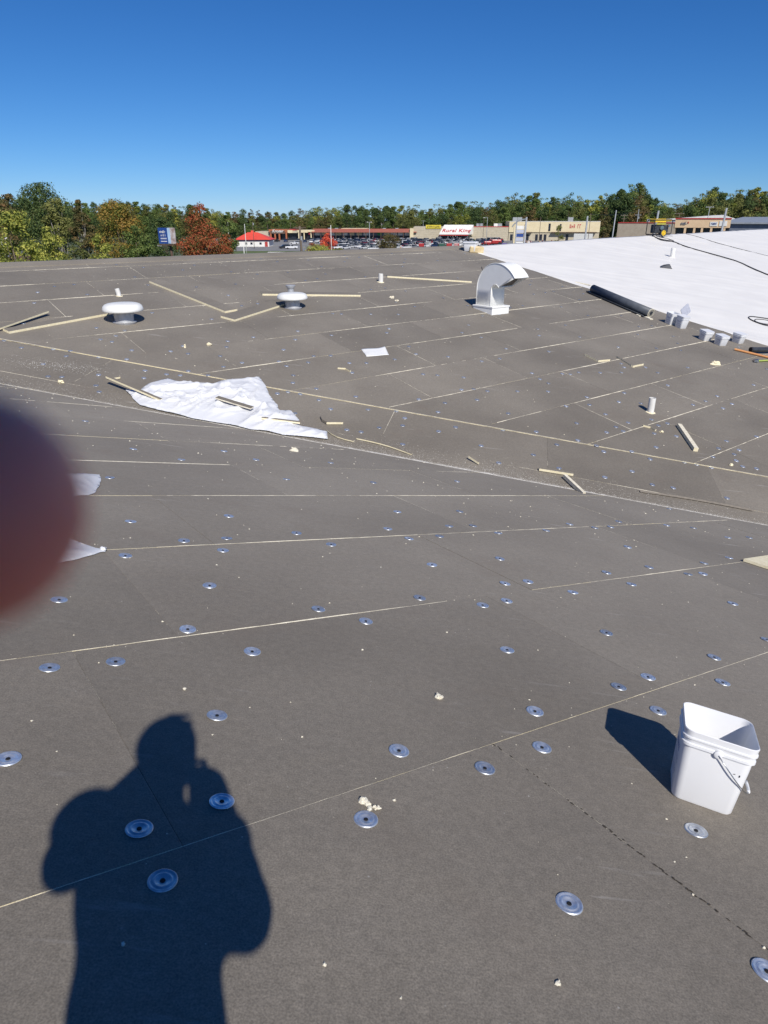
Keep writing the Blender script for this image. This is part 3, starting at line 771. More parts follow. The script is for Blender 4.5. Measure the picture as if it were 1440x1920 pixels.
slab([(440, 604), (533, 574)], T4, 'cream edged board strip whose right end passes under the right mushroom vent', width=.36, side=1)
slab([(492, 555), (676, 557)], T4, 'straight board strip passing behind the right mushroom vent', width=.22, side=1)
slab([(18, 627), (205, 592)], T4, 'long cream edged board strip ending at the left mushroom vent', width=.20, side=1)
slab([(-20, 629), (93, 594)], .03, 'raised foam strip with dark shadow entering from the left edge', width=.08, side=1, dz=(.02, .07))
slab([(726, 521), (884, 531)], T4, 'cream board strip running right from the central vent pipe', width=.14, side=1)
slab([(1121, 680), (1143, 678)], T4, 'small rectangular board offcut with dark top on the right slope', width=.42, side=1, cat='board offcut', name='board_offcut')
slab([(1186, 690), (1206, 686)], T4, 'small foam strip offcut lying right of the rectangular board offcut', width=.05, side=1)
slab([(1186, 690), (1155, 671)], .03, 'thin foam strip lying up left of its twin near the right slope offcut', width=.05, side=1)
slab([(1299, 847), (1268, 801)], .06, 'square foam bar with bright yellow cut end, right of the tall vent pipe', cat='foam bar', name='foam_bar', width=.07, side=-1, group=None, mats=[M_foam, M_foamw])
slab([(1096, 932), (1060, 898)], .05, 'narrow foam bar with dark shadow lying across the valley', cat='foam bar', name='foam_bar', width=.045, side=-1, group=None, fr='B', lift=.012, mats=[M_foamw, M_foamw])
slab([(1010, 884), (1074, 894)], .035, 'cream foam strip lying just above the narrow bar at the valley', width=.05, side=1, group='foam scraps along the valley')
slab([(668, 825), (771, 855)], .018, 'long thin curved foam strip lying right of the plastic sheet', width=.035, side=1, bend=.05, group='foam scraps along the valley')
slab([(612, 809), (662, 830)], .015, 'thin bent foam sliver pointing at the right tip of the plastic sheet', width=.03, side=1, bend=-.06, group='foam scraps along the valley')
slab([(612, 797), (643, 797)], .035, 'short foam strip with a curled dark end above the thin slivers', width=.04, side=1, group='foam scraps along the valley')
slab([(600, 785), (613, 797)], .035, 'curled dark end of facer bent up from the short foam strip', cat='facer scrap', name='facer_scrap', width=.01, side=1, bend=-.03, mats=[M_facer, M_facer], group='foam scraps along the valley')
slab([(877, 863), (896, 872)], .03, 'tiny white sliver with dark shadow alone at the valley', width=.02, side=1, dz=(.03, 0), group='foam scraps along the valley')
slab([(201, 712), (226, 711)], .03, 'small curved foam crescent up left of the plastic sheet', width=.05, side=1, bend=-.04)
slab([(633, 693), (656, 699)], .028, 'small curved foam crescent in the middle of the far slope', width=.04, side=1, bend=.07)
slab([(1205, 801), (1227, 810)], .03, 'curved foam crescent just below the tall vent pipe', width=.05, side=1, bend=.05)
slab([(200, 724), (301, 760)], .03, 'long foam strip leaning on the left corner of the plastic sheet', width=.05, side=1, dz=(.12, .05), group='strips lying on the white plastic sheet')
slab([(404, 762), (470, 780)], .02, 'brown faced strip with thin white edge lying on the plastic sheet', width=.09, side=1, dz=(.11, .09), mats=[M_foamw, M_facer], group='strips lying on the white plastic sheet')
slab([(490, 796), (562, 801)], .025, 'cream foam strip lying on the right part of the plastic sheet', width=.05, side=1, dz=(.07, .04), group='strips lying on the white plastic sheet')
slab([(1200, 924), (1412, 960)], .004, 'long torn tan strip of facer lying along the valley at the right', cat='facer strip', name='facer_strip', width=.05, side=1, bend=.03, mats=[pmat('torn_facer', (.31, .27, .21), (.23, .20, .16), 20, .9)] * 2, group=None)
slab([(1078, 531), (1106, 538)], .02, 'short white foam flap at the edge of the membrane', width=.05, side=1, dz=(.01, .03), group=None, mats=[M_foamw, M_foamw])
def chunk(px, py, s, lab, fr='B', mat=None, sc_=(1, .7, .6)):
    P = (onB(px, py) if fr == 'B' else onA(px, py)) + FB.n * (LIFTB if fr == 'B' else 0)
    r = empty('foam_chunk', P, lab, 'foam chunk', 'loose foam chunks')
    mb = MB(); mb.ball((0, 0, s * .3), (s * sc_[0], s * sc_[1], s * sc_[2]), 9, 6, dis=1.0, seed=px); mb.build('foam_body', mat or M_foam, r)
chunk(114, 719, .045, 'cream foam chunk near the left end of the valley')
chunk(347, 653, .04, 'cream foam chunk, left of two on the slope below the left mushroom vent', sc_=(.5, .5, 1.1))
chunk(392, 648, .05, 'cream foam chunk, right of two on the slope below the left mushroom vent')
chunk(735, 560, .055, 'white foam chunk, left of a close pair below the central vent pipe', mat=M_foamw)
chunk(744, 566, .05, 'white foam chunk with black shadow, right of the close pair', mat=M_foamw)
chunk(1341, 685, .10, 'large broken foam chunk beside a joint at the right', sc_=(1, .4, .5))
chunk(1240, 812, .035, 'small foam chunk right of the crescent under the tall pipe')
chunk(1370, 874, .035, 'small cream chunk right of the pale diagonal joint')
chunk(552, 846, .05, 'white foam chunk on the near side of the valley', 'A', M_crumb)
chunk(565, 562, .05, 'white foam chunk just right of the right mushroom vent', mat=M_foamw)
# broken board piece entering at the right edge
a = onA(1393, 1053); b = onA(1445, 1070); c = onA(1445, 1045)
r = empty('broken_board', a, 'broken cream foam board piece entering at the right edge', 'board offcut')
mb = MB(); q = [Vector(), b - a, (b - a) * 1.6 + (c - a) * .4, (c - a) * 1.3]
mb.v = [tuple(p + FA.n * .004) for p in q] + [tuple(p + FA.n * .03) for p in q]
mb.f = [(3, 2, 1, 0), (4, 5, 6, 7), (0, 1, 5, 4), (1, 2, 6, 5), (2, 3, 7, 6), (3, 0, 4, 7)]; mb.m = [0] * 6; mb.build('foam_body', M_foam, r)
mb = MB(); q2 = [q[0] * .8 + q[2] * .2, q[1] * .75 + q[2] * .25, q[2], q[3] * .8 + q[2] * .1]
q2 = [q[0] * .55 + q[2] * .45, q[1] * .6 + q[2] * .4, q[2] * .98, q[3] * .5 + q[2] * .5]
mb.v = [tuple(p + FA.n * .032) for p in q2]; mb.f = [(0, 1, 2, 3)]; mb.m = [0]; mb.build('torn_facer', pmat('tan_facer', (.42, .35, .25), (.30, .25, .18), 18, .9), r)

# white paper sheet
q = [liftB(onB(*p)) for p in ((677, 656), (721, 653.5), (729, 667), (687, 670))]
r = empty('paper_sheet', q[0], 'flat white rectangular sheet lying in the middle of the far slope', 'sheet')
mb = MB(); n = 10
for i in range(n + 1):
    for j in range(n + 1):
        u, v = i / n, j / n; p = (q[0] * (1 - u) + q[1] * u) * (1 - v) + (q[3] * (1 - u) + q[2] * u) * v
        mb.v.append(tuple(p - q[0] + FB.n * (.006 + .03 * u ** 4 * (1 - v) + .01 * noise.noise(Vector((u * 2, v * 2, 0))))))
for i in range(n):
    for j in range(n): mb.f.append((i * (n + 1) + j, (i + 1) * (n + 1) + j, (i + 1) * (n + 1) + j + 1, i * (n + 1) + j + 1)); mb.m.append(0)
o = mb.build('sheet', M_white, r, smooth=True); s_ = o.modifiers.new('t', 'SOLIDIFY'); s_.thickness = .003

# crumpled plastic sheets
def inside(p, poly):
    x, y = p; c = False; n = len(poly)
    for i in range(n):
        x1, y1 = poly[i]; x2, y2 = poly[i - 1]
        if (y1 > y) != (y2 > y) and x < (x2 - x1) * (y - y1) / (y2 - y1) + x1: c = not c
    return c
def edist(p, poly):
    q = Vector(p); d = 9
    for i in range(len(poly)):
        a = Vector(poly[i - 1]); b = Vector(poly[i]); ab = b - a; t = max(0, min(1, (q - a).dot(ab) / max(1e-9, ab.length_squared))); d = min(d, (q - a - ab * t).length)
    return d
def crumple(name, pxs, lab, cat, fr, hmax, res, seed, fn=onB, dirr=(1, .2), lift=0):
    pl = [fr.UV(fn(*q)) for q in pxs]
    us = [p[0] for p in pl]; vs = [p[1] for p in pl]
    nu = int((max(us) - min(us)) / res) + 2; nv = int((max(vs) - min(vs)) / res) + 2
    mb = MB(); idx = {}
    dx, dy = dirr
    def hgt(u, v, e):
        P = Vector((u * dx + v * dy, (v * dx - u * dy) * 2.2, seed)); P = P * .8; P = P + noise.noise_vector(P * .8) * .7
        h = .5 + .5 * noise.noise(P * .8)
        rg = lambda k, o, w: max(0, 1 - abs(noise.noise(P * k + Vector((o, o * 2, 1)))) * w)
        hh = .45 * h + .30 * rg(1.5, 3, 4.5) ** 2 + .20 * rg(3.3, 7, 5) ** 2 + .05 * rg(8, 11, 5) ** 1.5
        return lift + .006 + hmax * hh * min(1, e / (.35 * hmax + .22 if hmax > .08 else .14)) ** .8
    grid = {}
    def near(p):
        q = Vector(p); best = None; d = 9
        for i in range(len(pl)):
            a_ = Vector(pl[i - 1]); ab = Vector(pl[i]) - a_; t = max(0, min(1, (q - a_).dot(ab) / max(1e-9, ab.length_squared))); c_ = a_ + ab * t
            if (q - c_).length < d: d = (q - c_).length; best = c_
        return best, d
    for i in range(nu + 1):
        for j in range(nv + 1):
            u = min(us) + i * res; v = min(vs) + j * res; ins = inside((u, v), pl); c_, d = near((u, v))
            if ins or d < res * .75:
                if d < res * .75: u, v = c_.x, c_.y; d = 0
                w_ = .010 * noise.noise(Vector((u * 9, v * 9, seed + 3))) if d == 0 else 0
                idx[(i, j)] = len(mb.v); mb.v.append(tuple(fr.P(u + w_, v + w_, hgt(u, v, d))))
    for i in range(nu):
        for j in range(nv):
            k = [(i, j), (i + 1, j), (i + 1, j + 1), (i, j + 1)]; k = [x for x in k if x in idx]
            if len(k) >= 3: mb.f.append(tuple(idx[x] for x in k)); mb.m.append(0)
    c0 = Vector(mb.v[0]); mb.v = [tuple(Vector(p) - c0) for p in mb.v]
    r = empty(name, c0, lab, cat)
    o = mb.build('sheet', M_sheet, r, smooth=True, recalc=True)
    if sum(p.normal.dot(fr.n) for p in o.data.polygons) < 0: o.data.flip_normals()
    return r
tarp = [(240, 738), (236, 733), (262, 735), (278, 722), (298, 716), (316, 712), (330, 717), (352, 719), (398, 722), (420, 715), (452, 713), (486, 709), (498, 726), (506, 745), (520, 762), (523, 772), (545, 772), (560, 788), (563, 797), (558, 800), (590, 806), (614, 812), (614, 826), (590, 823), (560, 820), (530, 818), (500, 810), (470, 808), (440, 800), (400, 794), (360, 787), (330, 778), (300, 772), (262, 762), (250, 750)]
crumple('plastic_sheet', tarp, 'large crumpled white plastic sheet spread along the valley of the roof', 'plastic sheet', FB, .22, .026, 4.2, dirr=(.95, -.3), lift=.02)
crumple('plastic_sheet', [(60, 884), (135, 889), (158, 889), (187, 891), (190, 900), (184, 917), (178, 925), (165, 930), (150, 930), (135, 933), (60, 945)], 'small white plastic sheet behind the blurred fingertip, upper of two', 'plastic sheet', FA, .045, .016, 9.1, fn=onA, dirr=(.2, 1))
bag2 = crumple('plastic_bag', [(20, 1000), (70, 1000), (100, 1003), (120, 1007), (140, 1015), (165, 1024), (186, 1031), (200, 1028), (198, 1036), (187, 1037), (170, 1044), (150, 1050), (110, 1058), (80, 1059), (20, 1065)], 'white plastic bag with twisted end below the blurred fingertip, lower of two', 'plastic bag', FA, .05, .014, 2.6, fn=onA, dirr=(.3, 1), lift=.0)
mb = MB(); pe = onA(193, 1033) - bag2.location; mb.ball(pe + FA.n * .012, (.018, .012, .012), 10, 7, dis=.8, seed=5); mb.build('twisted_end', M_sheet, bag2, smooth=True)

# --- membrane roll lying at the edge of the membrane
a = liftB(onB(1104, 549)); b = liftB(onB(1212, 596)); x = b - a; Lr = x.length; print('roll', Lr)
rr_ = .115
rl = empty('membrane_roll', label='dark grey roll of roofing membrane lying along the edge of the white membrane', cat='roll', mat=frame_mat(a + FB.n * .0, x, FB.n))
sgn = 1 if rl.matrix_world.col[1].to_3d().y > 0 else -1
mb = MB(); sp = []
for i in range(90):
    t = i / 89; an = -math.pi / 2 - t * 2 * math.pi * 3.4; rd = rr_ * (1 - .62 * t); sp.append((sgn * (rr_ + rd * math.cos(an)), rr_ + rd * math.sin(an)))
pts2 = [(sgn * (-.10), .012), (sgn * (-.13), .03), ] if False else []
sheetp = [(sgn * -.13, .055), (sgn * -.115, .02), (sgn * -.05, .004)] + sp
m_ = len(sheetp)
for X in (0, Lr):
    for (yy_, zz) in sheetp: mb.v.append((X, yy_ + (0 if X else .0), zz))
mb.f = [(i, i + 1, m_ + i + 1, m_ + i) for i in range(m_ - 1)]; mb.m = [0] * len(mb.f)
o = mb.build('rolled_sheet', [M_roll], rl, smooth=True, recalc=False); s_ = o.modifiers.new('t', 'SOLIDIFY'); s_.thickness = .004
mb = MB(); inn = [(X + (.002 if X else -.002), y * 1, z) for X in (Lr,) for (y, z) in sheetp[3:]]
mb.tube([(Lr + .004, y, z) for (y, z) in sheetp[3:80]], .008, 5); mb.build('pale_edge', M_foamw, rl)
mb = MB(); mb.tube([(.05, sgn * rr_, rr_), (Lr + .01, sgn * rr_, rr_)], rr_ * .86, 20); mb.build('inner_layers', M_black, rl, smooth=False)
mb = MB(); mb.box((Lr + .10, sgn * -.02, .012), (.22, .11, .022)); mb.box((Lr - .16, sgn * -.15, .012), (.14, .05, .02)); mb.build('foam_tab', M_foamw, rl)

# --- dark flashing boot on the membrane
P = liftB(onB(1247, 503)); r = empty('pipe_flashing', P, 'black rubber flashing piece lying on the white membrane below the vent pipe', 'flashing')
mb = MB(); M = frame_mat(Vector((0, 0, .01)), Vector((1, .2, 0)), FB.n)
mb.add([M @ Vector(p) for p in [(-.28, -.10, .0), (.20, -.16, .0), (.24, .12, 0), (-.10, .20, 0), (-.12, -.02, .10), (.12, -.04, .14), (.12, .08, .12)]], [(0, 1, 5, 4), (1, 2, 6, 5), (2, 3, 4, 6), (3, 0, 4), (4, 5, 6), (3, 2, 1, 0)]); mb.build('rubber_boot', M_black, r)
mb = MB(); mb.box((0.18, -.08, .03), (.06, .08, .05), M=M); mb.build('pale_corner', M_memb, r)

# --- cords on the membrane
def cord(name, pxs, rad, lab, cat, mat=M_cord, wig=.02):
    P = [liftB(onB(*p), LIFTB + rad + .012) for p in pxs]; out = []
    for i in range(len(P) - 1):
        for j in range(12):
            t = j / 12; p0 = P[max(0, i - 1)]; p1 = P[i]; p2 = P[i + 1]; p3 = P[min(len(P) - 1, i + 2)]
            q = .5 * ((2 * p1) + (p2 - p0) * t + (2 * p0 - 5 * p1 + 4 * p2 - p3) * t * t + (3 * p1 - p0 - 3 * p2 + p3) * t ** 3)
            out.append(q + Vector((noise.noise(q * 2) * wig, noise.noise(q * 2 + Vector((5, 0, 0))) * wig, 0)))
    out.append(P[-1]); c = out[0].copy(); mb = MB(); mb.tube([p - c for p in out], rad, 6); r = mb.build(name, mat, None, smooth=True); r.location = c; return tag(r, lab, cat)
cord('air_hose', [(1222, 444), (1238, 450), (1262, 455), (1285, 464), (1330, 477), (1378, 491), (1412, 506), (1450, 522)], .022, 'thick black cord running from the generator down across the membrane to the right edge', 'cord')
cord('thin_cord', [(1286, 440), (1310, 446), (1345, 457), (1390, 469), (1450, 484)], .011, 'thin dark cord crossing the membrane above the thick one', 'cord')
cord('cord_loop', [(1228, 446), (1240, 452), (1255, 454), (1262, 453), (1250, 449), (1236, 446)], .016, 'small loop of black cord lying just below the generator', 'cord')
cord('hose_loop', [(1450, 602), (1425, 598), (1406, 596), (1403, 599), (1415, 606), (1432, 612), (1452, 616)], .016, 'loop of black hose on the membrane entering from the right edge', 'cord')
cord('hose_loop', [(1450, 606), (1432, 602), (1416, 601), (1416, 605), (1428, 609), (1450, 612)], .012, 'smaller inner loop of black hose on the membrane at the right edge', 'cord')

# --- tools at the right edge
def pole(name, pa, pb, rad, mat, lab, cat, ha=.02, hb=.02):
    a = liftB(onB(*pa), LIFTB + ha); b = liftB(onB(*pb), LIFTB + hb)
    r = empty(name, a, lab, cat); mb = MB(); mb.tube([Vector(), (b - a) * .5, b - a], rad, 12); mb.build('handle', mat, r, auto=50); return r, b - a
r, d = pole('long_handled_tool', (1376, 658), (1455, 677), .026, M_orange, 'long orange handled tool lying under the black tube at the right edge', 'tool', .03, .03)
mb = MB(); mb.tube([d * .98, d * 1.03], .03, 12); mb.build('ferrule', M_wire, r)
r, d = pole('black_tube', (1404, 664), (1470, 664), .055, M_black, 'short fat black tube lying across the orange handle', 'tube', .10, .10)
mb = MB(); mb.tube([Vector() - d.normalized() * .004, d * .04], .058, 16, cap=False); mb.build('tube_rim', M_cord, r); mb = MB(); mb.tube([-d.normalized() * .003, -d.normalized() * .002], .046, 16); mb.build('tube_bore', M_dark, r)
r, d = pole('squeegee', (1420, 680), (1460, 678), .02, M_green, 'green handled tool with a metal clamp head at the right edge', 'tool', .03, .03)
mb = MB(); mb.box((-.05, 0, .0), (.06, .16, .04)); mb.box((-.08, -.06, .01), (.08, .03, .05)); mb.tube([(-.05, .09, 0), (.0, 0, .03)], .012, 8); mb.build('clamp', M_wire, r)

# --- bucket on a foam block at the ridge
P = liftB(onB(893, 475)); 
r = empty('foam_block', P, 'thick yellow foam block on the ridge carrying a white bag', 'foam block')
mb = MB(); M = frame_mat(Vector(), Vector((1, .25, 0)), FB.n); mb.box((.0, .1, .10), (.52, .26, .20), M=M); bevel(mb.build('foam_body', pmat('yellow_foam', (.72, .58, .34), (.6, .47, .26), 10, .9), r), .03)
P2_ = P + FB.n * .20
r = empty('bucket', label='white bucket with a folded lid standing on the foam block at the ridge', cat='bucket', mat=frame_mat(P + Vector((-.20, .12, .05)), Vector((1, -.35, 0)), Vector((0, 0, 1))))
bucket_parts(r, w=.46, d=.36, h=.29, fine=False, taper=.8)
mb = MB(); mb.prism(rrect(.50, .40, .05, 3), .27, .31); mb.build('lid', M_hdpe, r)
bucket_label(r, .46, .29, [(-.1, .1, .15, .18)], -1, M_lbl)

# --- generator
P = liftB(onB(1234, 443.5)); sg = 43 / F * (P.y * cP + (CZ - P.z) * sP) / 1.0; print('gen', sg, P)
G = empty('generator', label='yellow and black portable generator with yellow spoked wheels on the membrane ridge', cat='generator', mat=frame_mat(P, Vector((1, .28, 0)), Vector((0, 0, 1))))
G.scale = (sg, sg, sg)
Wg = 1.0; Hg = .74
mb = MB()
for y in (-.24, .24):
    mb.tube([(-.45, y, .06), (-.47, y, .12), (-.47, y, .58), (-.42, y, .66), (.38, y, .66), (.44, y, .60), (.44, y, .14), (.40, y, .08), (-.42, y, .06)], .018, 8)
for x, z in ((-.45, .64), (.43, .64), (-.45, .08), (.42, .1), (0, .66)): mb.tube([(x, -.24, z), (x, .24, z)], .016, 8)
mb.tube([(-.30, -.27, .10), (-.42, -.27, .14), (-.42, -.27, .38), (-.26, -.27, .42)], .014, 8)
mb.build('frame', M_cord, G, smooth=True)
mb = MB(); mb.box((-.12, 0, .625), (.56, .42, .15)); bevel(mb.build('fuel_tank', M_yellow, G), .04, 3)
mb = MB(); mb.box((.30, 0, .635), (.25, .38, .10)); bevel(mb.build('air_cleaner', M_yellow, G), .03, 3)
mb = MB(); mb.box((-.10, -.21, .50), (.46, .02, .07)); mb.build('control_panel', pmat('olive_panel', (.35, .33, .05), None, 8, .5), G)
mb = MB(); mb.box((-.16, 0, .30), (.34, .34, .34)); mb.box((.22, 0, .30), (.26, .30, .30)); bevel(mb.build('engine', M_black, G), .03)
mb = MB(); mb.tube([(-.04, -.24, .34), (-.04, -.17, .34)], .085, 20); mb.build('alternator_cover', pmat('grey_blue', (.12, .17, .2), None, 8, .4), G, auto=40)
mb = MB(); mb.tube([(.30, -.10, .42), (.30, -.26, .42)], .05, 14); mb.build('muffler', M_wire, G, auto=40)
for (x, y, rr2, mat) in ((-.02, -.34, .145, M_yellow), (.36, .30, .14, M_yellow)):
    Mw = Matrix.Translation((x, y, rr2)) @ Matrix.Rotation(RAD(90), 4, 'X')
    mb = MB(); mb.lathe([(rr2 * .74, -.03), (rr2, -.035), (rr2, .035), (rr2 * .74, .03), (rr2 * .74, -.03)], 28, M=Mw, caps=False); wv = mb.build('wheel', M_black, G, auto=40)
    mb = MB(); mb.lathe([(rr2 * .60, -.02), (rr2 * .76, -.025), (rr2 * .76, .025), (rr2 * .60, .02), (rr2 * .60, -.02)], 28, M=Mw, caps=False)
    for k in range(6): mb.box((0, rr2 * .35, 0), (rr2 * .26, rr2 * .6, .02), M=Mw @ Matrix.Rotation(k * math.pi / 3, 4, 'Z'))
    mb.lathe([(rr2 * .2, -.03), (rr2 * .2, .03), (0, .03)], 14, M=Mw); mb.build('rim', mat, wv)
mb = MB(); mb.tube([(-.2, -.28, .04), (.5, -.30, .012)], .012, 6); mb.tube([(.32, -.3, .02), (.32, .3, .02)], .012, 6); mb.build('axle', M_wire, G)

# ================================================================== ground and far setting
M_asph = pmat('asphalt', (.27, .265, .255), (.20, .20, .195), .12, .9, detail=8)
M_lawn = pmat('lawn', (.13, .17, .045), (.08, .11, .03), .3, .95, detail=8)
M_land = pmat('land', (.10, .12, .05), (.06, .08, .03), .05, .95, detail=6)
def sheet_obj(name, pts, mat, z, kind='structure'):
    mb = MB(); mb.add([Vector((x, y, z)) for x, y in pts], [tuple(range(len(pts)))]); o = mb.build(name, mat)
    return tag(o, kind=kind)
# ground: one large sheet that rises to a low wooded ridge far behind
def hill(x, y):
    t = max(0, min(1, (y - 500) / 260)); s = t * t * (3 - 2 * t)
    return s * (4 + 2 * math.sin(x * .006 + 1) + (5 * max(0, (x - 150) / 250) if x > 150 else 0) + (6 * max(0, (-x - 60) / 200) if x < -60 else 0))
mb = MB(); xs = [-1500, -900, -600] + list(range(-450, 451, 30)) + [600, 900, 1500]; ys = [-600, -100, 0, 100, 200, 300, 400] + list(range(440, 721, 20)) + [900, 1300, 2000]
for x in xs:
    for y in ys: mb.v.append((x, y, hill(x, y)))
ny = len(ys); mb.f = [(i * ny + j, (i + 1) * ny + j, (i + 1) * ny + j + 1, i * ny + j + 1) for i in range(len(xs) - 1) for j in range(ny - 1)]; mb.m = [0] * len(mb.f)
tag(mb.build('ground', M_land), kind='structure')
def q2(px, Y): p = gp(px, Y); return (p.x, p.y)
sheet_obj('parking_lot', [q2(400, 306), q2(655, 306), q2(662, 200), q2(1500, 150), q2(1650, 500), q2(400, 500)], M_asph, .004)
sheet_obj('lawn', [q2(300, 120), q2(700, 120), q2(655, 303), q2(380, 304)], M_lawn, .008)
sheet_obj('road', [q2(380, 268), q2(400, 268), q2(400, 425), q2(390, 425)], M_asph, .004)
sheet_obj('grass_verge', [q2(960, 350), q2(1180, 350), q2(1180, 366), q2(1130, 366), q2(970, 366)], M_lawn, .009)
M_line = pmat('lane_paint', (.7, .7, .68), None, 2, .8)
mb = MB()
for Y in (332, 345, 358, 371, 384, 397, 410, 423):
    for px in range(590, 960, 6):
        p = gp(px, Y); mb.box((p.x, Y, .012), (.12, 5.0, .004))
tag(mb.build('parking_lines', M_line), kind='structure')

M_cream = pmat('cream_wall', (.72, .62, .40), (.66, .56, .35), .5, .8)
M_beige = pmat('beige_block_wall', (.52, .46, .34), (.45, .40, .29), .8, .85)
M_tan = pmat('tan_siding', (.42, .36, .27), (.37, .31, .23), .8, .8)
M_brick = pmat('brick_front', (.42, .14, .06), (.34, .11, .05), 1.5, .85)
M_brickd = pmat('dark_sign_board', (.14, .085, .06), None, 1.5, .7)
M_redtrim = pmat('red_trim', (.45, .05, .04), None, 2, .5)
M_redroof = pmat('red_metal_roof', (.46, .15, .09), (.38, .115, .07), 1, .5)
M_brightred = pmat('bright_red_roof', (.80, .10, .06), (.72, .08, .05), 1, .5)
M_glassd = pmat('dark_shopfront', (.02, .025, .035), (.03, .035, .05), 1, .15)
M_bw = pmat('white_wall', (.78, .77, .72), (.70, .69, .64), 1, .7)
M_gmetal = pmat('grey_metal', (.34, .36, .38), (.28, .30, .32), .6, .45)
M_bluew = pmat('slate_blue_wall', (.16, .18, .22), (.13, .15, .19), .6, .5)
M_redl = pmat('red_letters', (.55, .05, .07), None, 4, .5)
M_wood = pmat('pole_wood', (.16, .12, .09), (.11, .085, .06), 3, .85, stretch=(1, 1, .1))
M_pole = pmat('pole_metal', (.34, .36, .38), (.27, .29, .31), 2, .45)
M_gsign = pmat('green_sign', (.04, .28, .08), None, 3, .5)
M_ysign = pmat('yellow_banner', (.75, .62, .05), (.62, .5, .04), 2, .6)
M_peach = pmat('peach_front', (.72, .52, .32), (.66, .47, .28), .6, .75)
M_bblue = pmat('billboard_blue', (.02, .07, .28), (.015, .05, .22), 2, .5)
M_brown = pmat('brown_post', (.12, .07, .05), None, 2, .7)

def text_mesh(txt, size, mat, parent, loc, rot=(RAD(90), 0, 0), name='lettering', shear=0, depth=.05, space=1.0):
    cu = bpy.data.curves.new('lettering', 'FONT'); cu.body = txt; cu.size = size; cu.extrude = depth; cu.align_x = 'CENTER'; cu.shear = shear; cu.space_character = space; cu.offset = size * .012
    t = bpy.data.objects.new('tmp', cu); col.objects.link(t); bpy.context.view_layer.update()
    me = bpy.data.meshes.new_from_object(t.evaluated_get(bpy.context.evaluated_depsgraph_get())); bpy.data.objects.remove(t)
    me.materials.clear(); me.materials.append(mat)
    o = bpy.data.objects.new(name, me); col.objects.link(o); o.parent = parent; o.location = loc; o.rotation_euler = rot; return o
def glyphs(n, w_, h_, mat, parent, loc, seed=1, name='lettering'):   # lettering too small to read: uneven upright strokes
    g = random.Random(seed); mb = MB(); st = w_ / n
    for i in range(n):
        if g.random() < .12: continue
        x = -w_ / 2 + st * (i + .5); a = h_ * g.choice((1, .75, .75, 1.05))
        mb.box((x - st * .25, 0, a / 2), (st * .2, .06, a)); 
        if g.random() < .7: mb.box((x + st * .18, 0, a / 2), (st * .2, .06, a * g.uniform(.6, 1)))
        mb.box((x, 0, a * g.choice((.1, .5, .9))), (st * .6, .055, h_ * .18))
    o = mb.build(name, mat, parent); o.location = loc; return o
def facade(name, label, cat, px0, Y0, px1, Y1, extra=0):
    a = gp(px0, Y0); b = gp(px1, Y1); x = b - a; L = x.length
    M = frame_mat(a, x, Vector((0, 0, 1))); r = empty(name, label=label, cat=cat, mat=M)
    # local u for a picture column
    def u(px):
        lo, hi = -.6, 1.6
        for _ in range(40):
            m = (lo + hi) / 2; p = a + x * m; pxx = 720 + F * p.x / (p.y * cP + CZ * sP)
            if pxx < px: lo = m
            else: hi = m
        return m * L
    def zz(py, px): p = a + x * (u(px) / L); return zat(py, p.y)
    return r, u, zz, L
def part(r, name, mat, x0, x1, y0, y1, z0, z1, bev=0):
    mb = MB(); mb.box(((x0 + x1) / 2, (y0 + y1) / 2, (z0 + z1) / 2), (x1 - x0, y1 - y0, z1 - z0)); o = mb.build(name, mat, r)
    if bev: bevel(o, bev)
    return o
LX = {}
def line_Y(px):                                  # the long shop row: far at the left, nearer at the right
    return float(np.interp(px, [500, 775, 955, 1122], [455, 450, 446, 440]))
# ---- brick fronted store
r, u, zz, L = facade('brick_front_store', 'store with brick red frame around a dark sign board, far left of the shop row', 'store', 505, line_Y(505), 540, line_Y(540))
h = zz(430, 520)
part(r, 'wall', M_brick, 0, L, 0, 22, 4.6, h)
part(r, 'side_wall', M_beige, -9, 0, 2, 22, 0, h * .8)
part(r, 'sign_board', M_brickd, 1, L - 1.6, -.15, 0, h * .5 + .6, h - .8)
part(r, 'shopfront', M_glassd, .3, L - .3, 3, 3.2, 0, 4.6)
for px in (507, 515, 523, 536): part(r, 'column', M_brick, u(px), u(px) + .9, -.1, .9, 0, 4.6)
text_mesh('Kroger', 2.4, M_bw, r, (L * .48, -.3, h * .5 + 1.4), shear=.2, name='sign_lettering')
# ---- cream stores
r, u, zz, L = facade('cream_store', 'cream fronted store with overhanging panels right of the brick store', 'store', 540, line_Y(540), 590, line_Y(590))
h = zz(431.5, 560)
part(r, 'roof_block', M_redtrim, 1, u(553), 1, 18, h - .4, h + .5)
part(r, 'wall', M_cream, 0, u(549), 0, 20, 4.2, h); part(r, 'wall', M_beige, u(549), u(559), .6, 20, 4.2, h - .3)
part(r, 'wall', M_cream, u(559), u(578), -.8, 20, 4.4, h); part(r, 'wall', M_cream, u(578), L, .2, 20, 4.8, h)
part(r, 'shopfront', M_glassd, 0, L, 3, 3.2, 0, 4.5)
for px in (560, 570, 583): part(r, 'column', M_cream, u(px), u(px) + .6, -.6, .4, 0, 4.4)
glyphs(11, u(589) - u(579), 1.3, M_redl, r, (u(584), .12, h - 2.6), 4, 'sign_lettering')
